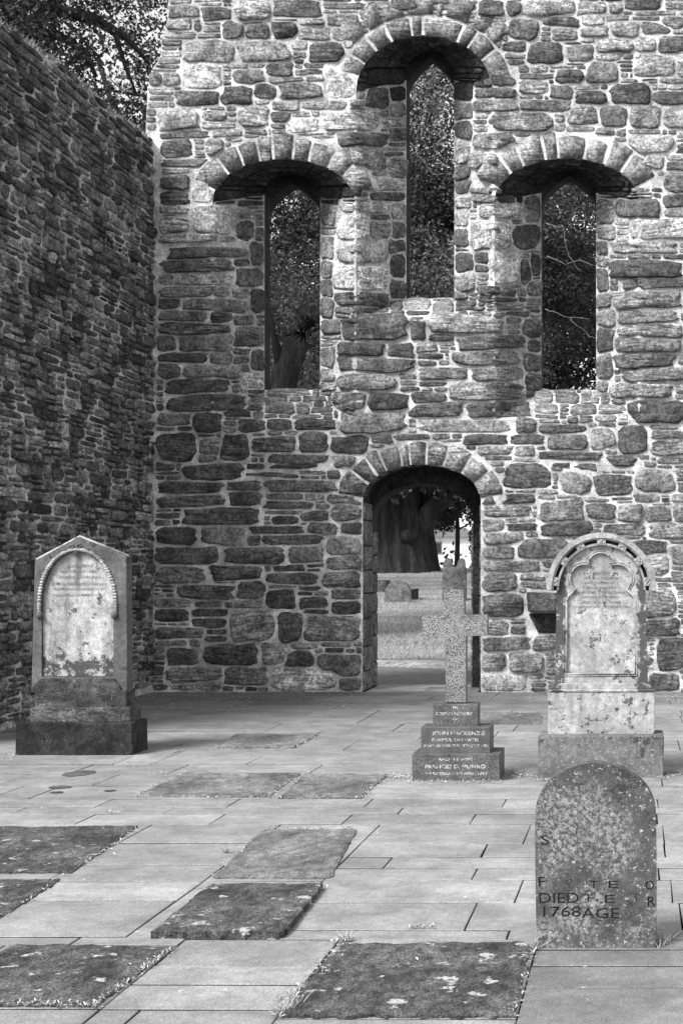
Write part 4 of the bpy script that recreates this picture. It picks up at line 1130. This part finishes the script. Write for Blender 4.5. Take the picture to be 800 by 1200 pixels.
for gg, rr_ in ((0.8, 0.006), (3.4, 0.0045)):
    P = trefoil(gg); P = [P[0]] + P[1:] + [P[0]]
    tube([[(fx(x, ys_), ys_ - 0.001, fz(y, ys_), rr_) for x, y in P]], 'panel_moulding', M['rt_face'], rt, 6)
# hood: three concentric rings, hollow between darkened in colour to read as shade
def ring(name, r0, r1, ya, yb, mat):
    V = []; n = 40; a0, a1 = -2, 182
    poly = [(704.2 + r1 * math.cos(math.radians(a0 + (a1 - a0) * i / n)), zc - r1 * 1.03 * math.sin(math.radians(a0 + (a1 - a0) * i / n))) for i in range(n + 1)]
    poly += [(704.2 + r0 * math.cos(math.radians(a1 - (a1 - a0) * i / n)), zc - r0 * 1.03 * math.sin(math.radians(a1 - (a1 - a0) * i / n))) for i in range(n + 1)]
    bm = prism([(fx(x, ys_), fz(y, ys_)) for x, y in poly], ya, yb, 0.003, 1)
    return obj_bm(name, bm, mat, rt)
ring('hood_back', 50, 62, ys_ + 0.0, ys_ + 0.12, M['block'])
ring('hood_outer_ring', 57.8, 64, ys_ - 0.055, ys_ + 0.10, M['rt_hood'])
ring('hood_outer_fillet', 55.8, 57.9, ys_ - 0.035, ys_ + 0.10, M['rt_die'])
ring('hood_inner_ring', 49.5, 52.0, ys_ - 0.03, ys_ + 0.05, M['rt_hood'])
for k in range(7):
    a = math.radians(9 + 162 * k / 6); bm = bmesh.new()
    X_, Z_ = fx(704.2 + 54.5 * math.cos(a), ys_), fz(zc - 54.5 * 1.03 * math.sin(a), ys_)
    for i in range(5):
        q = bmesh.ops.create_icosphere(bm, subdivisions=1, radius=0.019 if i else 0.014)
        for v in q['verts']:
            ox, oz = (0.020 * math.cos(a + 0.78 + i * 1.571), 0.020 * math.sin(a + 0.78 + i * 1.571)) if i else (0, 0)
            v.co += Vector((X_ + ox, ys_ - 0.03 - (0 if i else 0.008), Z_ + oz))
    q = bmesh.ops.create_cube(bm, size=0.062)
    for v in q['verts']:
        x, z = v.co.x, v.co.z; v.co = Vector((X_ + x * math.cos(a) - z * math.sin(a), ys_ - 0.01 + v.co.y, Z_ + x * math.sin(a) + z * math.cos(a)))
    obj_bm('rosette', bm, M['rt_hood'], rt, False)
M['ins'] = simple('worn_black_letters', 0.09, 0.4, 60, 0.1)
yi = ys_ + 0.0218
for s_, y, wd, h in [('ERECTED', 672, 20, 3.2), ('IN LOVING MEMORY OF', 678, 40, 3.0), ('AFFECTIONATELY', 683.5, 40, 3.0), ('BELOVED WIFE', 689, 34, 3.0), ('WHO DIED 27TH OCTOBER', 694.5, 56, 2.9),
                     ('AGED 52 YEARS', 700, 42, 2.9), ('ALSO OF ELIZA FRASER', 706, 46, 3.1), ('WHO DIED 2ND DECEMBER 1903', 711.5, 68, 3.1)]:
    text('inscription', s_, fx(704, yi), yi, fz(y, yi), h * 1.25 * yi / F, M['ins'], rt, 0.0008, width=wd * yi / F)
face2 = None

# ================================================================= SMALL DATED HEADSTONE
D = 6.376
sh = empty('dated_headstone', (fx(697, D), D + 0.05, 0))
tag(sh, 'low round topped headstone mottled with lichen and carved 1768, nearest the camera', 'headstone')
M['sh'] = headstone_mat('lichen_headstone', 0.10, 0.035, streak=0.2, speck=0.9, patch_at=0.57, patch_scale=6, mott=16, bands=True)
M['sh_soft'] = headstone_mat('lichen_headstone_letters', 0.15, 0.04, streak=0.2, speck=0.8, patch_at=0.58, patch_scale=5, mott=16)
P = [(631, 1116), (768.5, 1116), (769, 1040), (768.5, 962)] + [(697.2 + 71 * math.cos(math.radians(a)) , 955 - 60.5 * math.sin(math.radians(a))) for a in range(4, 178, 6)] + [(626.5, 962), (627, 1040), (628, 1085)]
pl = [(fx(x, D) + 0.0016 * noise.noise(Vector((x * .2, y * .2, 1))), fz(y, D) + 0.0016 * noise.noise(Vector((x * .2, y * .2, 5)))) for x, y in P]
bm = prism(pl, D, D + 0.095, 0.007, 3)
obj_bm('slab', bm, M['sh'], sh)
M['carve_shade'] = simple('shaded_carved_letters', 0.02, 0.4, 60, 0.4)  # groove shadow painted as near-black on the cut faces
M['carve_shade2'] = simple('carved_letter_edges', 0.30, 0.4, 60, 0.4)
slab_small = [c_ for c_ in sh.children if c_.name.startswith('slab')][0]
def cutter(s_, x, y, wpx, hpx, mat, dp):
    o_ = text('c', s_, fx(x, D), D, fz(y, D), hpx * 1.25 * D / F, mat, sh, dp, width=wpx * D / F, align='LEFT'); return o_
ct = [cutter(*a_, M['carve_shade'], 0.004) for a_ in [('1768', 631, 1069, 44, 14), ('AGE', 681, 1071, 44, 14), ('DIED', 630, 1053, 46, 14), ('T', 684, 1053, 9, 10), ('E', 706, 1054, 12, 11), ('R', 757, 1057, 9, 13), ('O', 755, 1038, 10, 12), ('E', 710, 1037, 12, 10), ('T', 690, 1037, 10, 10), ('F', 629, 1034, 8, 13), ('S', 633, 985, 9, 13)]]
ct += [cutter(*a_, M['sh_soft'], 0.0035) for a_ in [('T', 672, 925, 12, 14)]]
boolean(slab_small, ct, 'TRANSFER')

# ================================================================= STONES AND TREES BEYOND THE DOORWAY
def gcoord(px, Y): return (px - PX) * Y / F
def far_stone(name, label, outline, Y, thick=0.12, grp='headstones on the far lawn', mat=None):
    bm = prism([(fx(x, Y), fz(y, Y)) for x, y in outline], Y, Y + thick, 0.01)
    chip(bm, 0.015, 5, 1)
    o = obj_bm(name, bm, mat or M['distant']); tag(o, label, 'headstone', grp); return o
Y = 45
o1 = far_stone('round_headstone', 'low round shouldered stone on the far lawn, left side of the doorway view', [(450, 714), (482, 714), (481, 691), (477, 684), (472, 681)] + [(464 + 9 * math.cos(math.radians(a)), 688 - 8.5 * math.sin(math.radians(a))) for a in range(35, 160, 15)] + [(453, 687), (450, 692)], 45)
o2 = far_stone('small_block', 'small dark block close beside the low round shouldered stone', [(480, 708), (488, 708), (488, 690), (480, 691)], 46, 0.4, mat=M['block']); o2['category'] = 'stone block'
o3 = far_stone('scrolled_headstone', 'tall headstone with a scrolled notched top standing behind the granite cross', [(518, 716), (546, 716), (546, 668), (544, 659)] + [(540.5 + 4 * math.cos(math.radians(a)), 658.5 - 4.5 * math.sin(math.radians(a))) for a in range(10, 170, 25)] + [(535, 663), (533, 666), (530, 663)] + [(524.5 + 4.5 * math.cos(math.radians(a)), 659 - 5 * math.sin(math.radians(a))) for a in range(10, 170, 25)] + [(519, 661), (518, 668)], 45.5)
o4 = far_stone('leaning_headstone', 'thin leaning headstone at the right edge of the doorway view', [(551, 714), (559, 714), (562, 670), (560, 651), (554, 651), (556, 668)], 44, 0.15)
o5 = far_stone('flat_tomb', 'long low flat tomb at the left edge of the doorway view', [(410, 712), (452, 712), (452, 680), (410, 680)], 49, 0.9); o5['category'] = 'tomb'
# house glimpsed through the leaves
Y = 150.0
hs = empty('house', (gcoord(508, Y), Y, 1.3)); tag(hs, 'white house wall glimpsed through the leaves beyond the doorway', 'house')
obj_bm('wall', prism([(gcoord(450, Y), 1.0), (gcoord(560, Y), 1.0), (gcoord(560, Y), fz(628, Y)), (gcoord(505, Y), fz(610, Y)), (gcoord(450, Y), fz(628, Y))], Y, Y + 8), M['render'], hs)
wf = obj_bm('window', prism(box_poly(gcoord(509, Y), gcoord(517, Y), fz(649, Y), fz(635, Y)), Y - 0.12, Y + 0.1, 0.03), M['lt_frame'], hs)
obj_bm('pane', prism(box_poly(gcoord(510.3, Y), gcoord(515.8, Y), fz(647, Y), fz(637, Y)), Y - 0.16, Y - 0.1), M['darkglass'], wf)
obj_bm('roof', prism([(gcoord(446, Y), fz(629, Y)), (gcoord(564, Y), fz(629, Y)), (gcoord(505, Y), fz(606, Y))], Y - 0.6, Y + 8.6), M['asphalt'], hs)

def crown_leaves(name, clumps, n, size, mat, parent, sig=0.17):
    """clumps: array (k,4) centre + radius; n leaves as small quads"""
    cl = np.asarray(clumps, float); pr = cl[:, 3] ** 2; pr /= pr.sum()
    k = NR.choice(len(cl), n, p=pr)
    sub = NR.normal(0, 1, (len(cl) * 26, 3)); sub /= np.linalg.norm(sub, axis=1)[:, None]
    sub *= (NR.random((len(sub), 1)) ** 0.45) * np.repeat(cl[:, 3], 26)[:, None]
    sub += np.repeat(cl[:, :3], 26, 0)
    P = sub[k * 26 + NR.integers(0, 26, n)] + NR.normal(0, 1, (n, 3)) * (cl[k, 3] * sig)[:, None] * np.array([1, 1, 0.7])
    a = NR.normal(0, 1, (n, 3)); a /= np.linalg.norm(a, axis=1)[:, None]
    b = np.cross(a, NR.normal(0, 1, (n, 3))); b /= np.linalg.norm(b, axis=1)[:, None]
    s = size * NR.uniform(0.6, 1.4, n)[:, None]
    V = np.empty((n, 4, 3)); V[:, 0] = P - a * s; V[:, 1] = P + b * s * 0.5; V[:, 2] = P + a * s; V[:, 3] = P - b * s * 0.5
    ctn = np.clip(NR.normal(0.7, 0.42, len(cl)), 0.2, 1.8); tn = np.repeat(ctn[k] * NR.uniform(0.7, 1.3, n), 4)
    o = obj_from(name, V.reshape(-1, 3), np.arange(4 * n).reshape(-1, 4), mat, parent, False, dict(tone=tn))
    return o
def tree(name, label, base, H, rad, trunk, n, size, lmat, bmat='bark', cz=0.62, grp=None, seed=1, nclump=60, limbs=14, extra=None, flat=0.75, cyoff=0.0, twigs=()):
    rr = random.Random(seed)
    r = empty(name, base); tag(r, label, 'tree', grp)
    bx, by, bz = base
    top = trunk[-1]
    paths = [trunk]
    cc = Vector((bx + (top[0] - bx) * 0.8, by + (top[1] - by) * 0.8 + cyoff, bz + H * cz)); cl = []
    for i in range(nclump):
        v = Vector((rr.gauss(0, 1), rr.gauss(0, 1), rr.gauss(0, 1))).normalized() * (rr.random() ** 0.4)
        cl.append((cc.x + v.x * rad, cc.y + v.y * rad, cc.z + v.z * rad * flat, rad * rr.uniform(0.14, 0.26)))
    for i in range(limbs):
        s = trunk[rr.randrange(max(1, len(trunk) // 2), len(trunk))]; e = cl[rr.randrange(len(cl))]
        r0 = s[3] * 0.5; P = []
        for k in range(6):
            t_ = k / 5; j = 0.35 * math.sin(t_ * 3.14)
            P.append((s[0] + (e[0] - s[0]) * t_ + rr.uniform(-j, j), s[1] + (e[1] - s[1]) * t_ + rr.uniform(-j, j), s[2] + (e[2] - s[2]) * t_ ** 0.8 + rr.uniform(-j, j), r0 * (1 - 0.85 * t_)))
        paths.append(P)
        for _ in range(2):
            q = P[rr.randrange(2, 5)]; e2 = cl[rr.randrange(len(cl))]
            dv = Vector(e2[:3]) - Vector(q[:3]); dv = dv.normalized() * min(dv.length, rad * 0.5)
            paths.append([(q[0] + dv.x * t_ + rr.uniform(-.08, .08), q[1] + dv.y * t_ + rr.uniform(-.08, .08), q[2] + dv.z * t_ - 0.3 * t_ * t_, q[3] * (0.6 - 0.5 * t_)) for t_ in (0, 0.3, 0.6, 1)])
    if extra: paths += extra
    for q_ in twigs:
        q_ = [tuple(np.array(a_) * (1 - f_) + np.array(b_) * f_ + np.array([rr.uniform(-.03, .03), rr.uniform(-.05, .05), rr.uniform(-.03, .03), 0]) * (f_ > 0)) for a_, b_ in zip(q_, q_[1:]) for f_ in (0, .33, .66)] + [q_[-1]]
        tube([q_], 'twig', M['bark_pale'], r, 5)
    tube(paths[:1], 'trunk', M[bmat], r, 12); tube(paths[1:], 'limbs', M[bmat], r, 6)
    crown_leaves('crown', cl, n, size, M[lmat], r)
    return r
# tree whose trunk leans behind the left window
Y = 30.0
def W3(px, py, Y_, r_): return (fx(px, Y_), Y_, fz(py, Y_), r_)
tr = [(fx(318, Y), Y, 0.0, 0.55), W3(321, 560, Y, 0.34), W3(328, 465, Y, 0.27), W3(336, 432, Y, 0.25), W3(347, 402, Y, 0.24), W3(362, 372, Y, 0.22), W3(380, 345, Y, 0.20), W3(405, 290, Y, 0.16), W3(430, 150, Y, 0.10)]
tree('leaning_tree', 'dark leafy tree whose thick trunk leans across the left window', (fx(318, Y), Y, 0), 13, 5.0, tr, 140000, 0.038, 'leaf', seed=5, nclump=90, limbs=14, cz=0.66, flat=0.85, cyoff=3.6,
     extra=[[W3(332, 445, Y, .13), W3(322, 400, Y - .2, .07), W3(312, 350, Y - .3, .04)]])
Y = 34.0
tr = [(fx(600, Y), Y, 0.1, 0.4), (fx(604, Y), Y, 4, 0.3), (fx(596, Y), Y, 8, 0.22), (fx(590, Y), Y, 11, 0.12)]
tw = []
rr = random.Random(3)
for (a, b, c_, d_) in [((478, 165), (497, 190), (510, 205), (530, 205)), ((480, 142), (500, 150), (520, 140), (531, 135)), ((498, 280), (510, 292), (522, 300), (532, 310)), ((497, 100), (506, 92), (516, 88), (519, 82)), ((484, 120), (500, 118), (512, 122), (530, 128)), ((638, 362), (655, 368), (668, 372), (690, 374)), ((640, 262), (660, 266), (666, 300), (680, 318)), ((640, 300), (662, 310), (680, 305), (700, 312)), ((668, 372), (676, 382), (690, 395), (702, 400))]:
    tw.append([W3(q[0], q[1], 29.2 - 0.1 * i, 0.006 if i else 0.011) for i, q in enumerate((a, b, c_, d_))])
tree('broad_tree', 'tall leafy tree filling the middle window with pale twigs', (fx(600, Y), Y, 0.1), 16, 5.2, tr, 140000, 0.042, 'leaf_light', 'bark_light', seed=9, nclump=75, cz=0.62, limbs=12, twigs=tw, cyoff=1.0)
Y = 38.0
tr = [(fx(760, Y), Y, 0.2, 0.4), (fx(757, Y), Y, 4, 0.3), (fx(750, Y), Y, 8, 0.22), (fx(745, Y), Y, 11, 0.12)]
tree('open_tree', 'dark tree with sky showing between its leaves behind the right window', (fx(760, Y), Y, 0.2), 13.5, 5.2, tr, 80000, 0.055, 'leaf', seed=12, nclump=46, cz=0.55, limbs=12)
# tree over the side wall, upper left
Y = 27.0
tr = [(fx(-30, Y), Y, 0, 0.45), (fx(-20, Y), Y, 5, 0.36), (fx(-5, Y), Y, 8.4, 0.30), W3(10, 30, Y, 0.22), W3(20, -60, Y, 0.14)]
lims = [[W3(5, 60, Y, .16), W3(60, 10, Y, .13), W3(110, 22, Y, .10), W3(150, 45, Y, .07), W3(175, 75, Y, .03)],
        [W3(30, 40, Y, .12), W3(70, 42, Y, .08), W3(100, 60, Y, .06), W3(113, 90, Y, .03)],
        [W3(110, 22, Y, .08), W3(135, 40, Y, .05), W3(148, 80, Y, .035), W3(160, 110, Y, .02)],
        [W3(60, 10, Y, .10), W3(80, -20, Y, .09), W3(130, -50, Y, .06), W3(190, -40, Y, .04), W3(225, -20, Y, .02)],
        [W3(100, 60, Y, .05), W3(80, 75, Y, .04), W3(62, 100, Y, .02)]]
tree('overhanging_tree', 'dark spreading tree with bare drooping branches above the left wall', (fx(-30, Y), Y, 0), 14, 3.6, tr, 50000, 0.042, 'leaf_dark', seed=21, nclump=80, limbs=10, cz=0.70, extra=lims, flat=0.9)
# a second layer behind it
Y = 44.0
tr = [(fx(150, Y), Y, 0.4, 0.5), (fx(150, Y), Y, 6, 0.4), (fx(160, Y), Y, 12, 0.25)]
tree('rear_tree', 'tree standing behind the overhanging branches at the upper left', (fx(150, Y), Y, 0.4), 19, 6.5, tr, 13000, 0.07, 'leaf', seed=31, nclump=70, limbs=10, cz=0.72)
# the great old tree seen through the door
Y = 60.0
gt = empty('ancient_tree', (fx(470, Y), Y, 1.25)); tag(gt, 'huge old tree with a fluted trunk seen through the doorway', 'tree')
V, Fc = [], []; NS = 72
hz = [1.0, 1.3, 1.6, 2.0, 2.6, 3.2, 3.8, 4.4, 5.2, 6.5, 8.5]
for j, z in enumerate(hz):
    cx_ = fx(470, Y) + 0.0 * j; rad_ = np.interp(z, [1.0, 1.6, 2.6, 3.8, 5.2, 8.5], [1.45, 1.28, 1.12, 1.08, 1.15, 1.0])
    for k in range(NS):
        a = 2 * math.pi * k / NS
        fl = 1 + 0.09 * math.sin(a * 9 + 0.5 * z) * math.cos(a * 4 + 1) + 0.06 * math.sin(a * 17 + z) + 0.05 * noise.noise(Vector((math.cos(a) * 3, math.sin(a) * 3, z)))
        V.append((cx_ + rad_ * fl * math.cos(a), Y + rad_ * fl * math.sin(a), z))
for j in range(len(hz) - 1):
    for k in range(NS):
        a = j * NS + k; b = j * NS + (k + 1) % NS; Fc.append((a, b, b + NS, a + NS))
Fc.append(tuple((len(hz) - 1) * NS + k for k in range(NS)))
obj_from('trunk', V, Fc, M['bark_light'], gt, True)
for pth in [[(fx(492, Y), Y, 2.4, .45), (fx(498, Y), Y - .5, 3.2, .42), (fx(520, Y), Y - 1, 3.9, .35), (fx(550, Y), Y - 1.2, 4.4, .28), (fx(600, Y), Y - 1.5, 5.6, .2)],
      [(fx(462, Y), Y, 3.8, .6), (fx(440, Y), Y - 1, 5.2, .5), (fx(400, Y), Y - 2, 7.5, .4), (fx(360, Y), Y - 2, 10, .2)],
      [(fx(480, Y), Y, 4, .6), (fx(500, Y), Y, 7, .5), (fx(520, Y), Y, 11, .35), (fx(530, Y), Y, 16, .15)]]:
    tube([pth], 'limb', M['bark'], gt, 10)
tube([[(fx(476, Y), Y - 1.17, 2.66, .16), (fx(484, Y), Y - 1.2, 2.6, .28), (fx(492, Y), Y - 1.0, 2.66, .12)]], 'burr', M['bark_light'], gt, 10)
rr = random.Random(40); cl = []
for i in range(130):
    v = Vector((rr.gauss(0, 1), rr.gauss(0, 1), rr.gauss(0, 1))).normalized() * (rr.random() ** 0.4)
    cl.append((fx(480, Y) + v.x * 7, Y + v.y * 6, 10.5 + v.z * 6.2, rr.uniform(0.9, 1.7)))
for i in range(30): cl.append((fx(rr.uniform(420, 580), Y - 3), Y - rr.uniform(1.5, 4), rr.uniform(4.3, 5.6), rr.uniform(0.4, 0.7)))
crown_leaves('crown', cl, 90000, 0.10, M['leaf_dark'], gt)
# shrub with light between its leaves, right of the great tree
Y = 66.0
tr = [(fx(535, Y), Y, 1.3, 0.12), (fx(536, Y), Y, 3, 0.09), (fx(533, Y), Y, 5.5, 0.04)]
tree('holly_bush', 'dark bushy holly with bright gaps just right of the huge trunk', (fx(538, Y), Y, 1.3), 4.2, 2.0, tr, 4200, 0.09, 'leaf_dark', seed=8, nclump=26, limbs=10, cz=0.55, flat=0.9)
# distant wood that closes the view between the trees
def wood(n):
    x = NR.uniform(-34, 14, n); y = 84 + NR.normal(0, 1.5, n)
    z = 1 + NR.random(n) ** 0.9 * np.where(x > -6.5, 9.5, 17 + 3 * np.sin(x * 0.35) + 2 * np.sin(x * 1.1))
    keep = ~((x > fx(498, 84)) & (x < fx(556, 84)) & (z < 5.5)) | (z < 2.0)
    return np.stack([x, y, z], 1)[keep]
P = wood(70000); cl = np.concatenate([P[:900], np.full((min(900, len(P)), 1), 0.9)], 1)
o = crown_leaves('far_wood', cl, 70000, 0.17, M['leaf'], None, 0.5); tag(o, 'mass of trees closing the view far beyond the wall', kind='stuff')

# ================================================================= WEEDS, LITTER, WALL-TOP PLANTS
def along(x0, y0, x1, y1, n, spread=1.5, z=0.005):
    o_ = []
    for _ in range(n):
        t_ = R.random(); px, py = x0 + (x1 - x0) * t_, y0 + (y1 - y0) * t_
        py += R.gauss(0, spread * 0.35); px += R.gauss(0, spread)
        o_.append((gX(px, py), gY(py), z))
    return o_
wp = []
wp += along(110, 1178, 205, 1112, 150, 3) + along(0, 1178, 115, 1180, 190, 3) + along(325, 1193, 402, 1108, 170, 4)
wp += along(330, 1190, 345, 1165, 80, 6)
wp += along(602, 1193, 626, 1108, 60, 2) + along(100, 1015, 165, 968, 60, 2.2) + along(78, 1024, 5, 1075, 30, 2)
wp += along(250, 1030, 312, 972, 60, 2) + along(310, 972, 415, 973, 60, 2) + along(370, 1045, 380, 1040, 30, 3)
wp += along(314, 935, 360, 907, 120, 3) + along(158, 934, 220, 906, 70, 2) + along(165, 935, 420, 936, 90, 2) + along(422, 936, 462, 908, 110, 3.5)
wp += along(255, 876, 280, 861, 40, 2) + along(345, 877, 375, 862, 40, 2) + along(256, 877, 340, 877, 40, 2)
wp += along(462, 912, 482, 912, 90, 4) + along(480, 917, 590, 917, 170, 3) + along(590, 905, 632, 912, 150, 4) + along(628, 914, 645, 916, 40, 3)
wp += along(0, 893, 18, 884, 60, 3) + along(770, 914, 800, 905, 120, 4) + along(480, 1088, 505, 1088, 26, 2) + along(395, 1105, 412, 1104, 50, 3, 0.01)
wf_ = along(182, 813, 424, 813, 300, 2) + along(566, 813, 640, 813, 90, 2) + along(768, 813, 830, 813, 70, 2) + along(8, 855, 178, 815, 160, 3)
weeds = leaf_patch('weeds', wp * 2, 0.019, M['weed'], up=0.9); dk = leaf_patch('wall_foot_weeds', wf_, 0.03, M['moss'], up=1.0); dk['label'] = 'low moss and weeds along the foot of the walls'
weeds['label'] = 'small weeds rooted in the joints of the paving'
# taller tufts beside the dated headstone and at the slab corners
def tuft_pts(n):
    c = [(772, 1108, 10), (779, 1106, 6), (628, 1112, 3), (405, 1104, 4), (345, 1180, 6), (335, 1187, 8), (265, 1000, 2)]
    k = NR.integers(0, len(c), n); P_ = np.array([(gX(c[i][0], c[i][1]), gY(c[i][1]), 0.0) for i in k]); s = np.array([c[i][2] for i in k]) * EYE / 430
    P_[:, 0] += NR.normal(0, 1, n) * s * 0.5; P_[:, 1] += NR.normal(0, 1, n) * s * 0.6; return P_
tf = blades(420, 'grass_tufts', tuft_pts, M['blade'], 0.02, 0.055, 0.0025, 0.6); tf['label'] = 'tufts of grass beside the headstone and slabs'
lp = []
for _ in range(760):
    px = R.uniform(165, 420) if R.random() < 0.6 else R.uniform(600, 820); py = 812 + abs(R.gauss(0, 13)) + 2
    lp.append((gX(px, py), gY(py), 0.012))
for cx_, cy_, s_, n_ in [(270, 822, 14, 50), (235, 815, 20, 50), (185, 832, 10, 26), (790, 820, 12, 40), (460, 911, 6, 26), (610, 909, 9, 40), (128, 953, 5, 8), (190, 908, 5, 6), (520, 870, 120, 30), (130, 953, 4, 12)]:
    for _ in range(n_):
        px, py = cx_ + R.gauss(0, s_), cy_ + R.gauss(0, s_ * 0.25); py = max(py, 813); lp.append((gX(px, py), gY(py), 0.012))
for _ in range(60):
    py = R.uniform(850, 1190); px = R.uniform(-20, 800); lp.append((gX(px, py), gY(py), 0.012))
fl = leaf_patch('fallen_leaves', lp, 0.024, M['litter'], up=0.25); fl['label'] = 'pale fallen leaves scattered near the foot of the walls'
# plants on top of the side wall
def top_pts(n):
    y = NR.uniform(13.4, 19.4, n); x = XW - NR.random(n) ** 1.5 * 0.8
    return np.stack([x, y, wtop(y) + 0.02 - 0.06 * (x > XW - 0.05)], 1)
tp_ = blades(5000, 'wall_top_grass', top_pts, M['moss'], 0.02, 0.07, 0.006, 0.8); tp_['label'] = 'wild grass and moss along the top of the left wall'
print('rects', len(rects), 'side', len(srects), 'flags', flag_n)
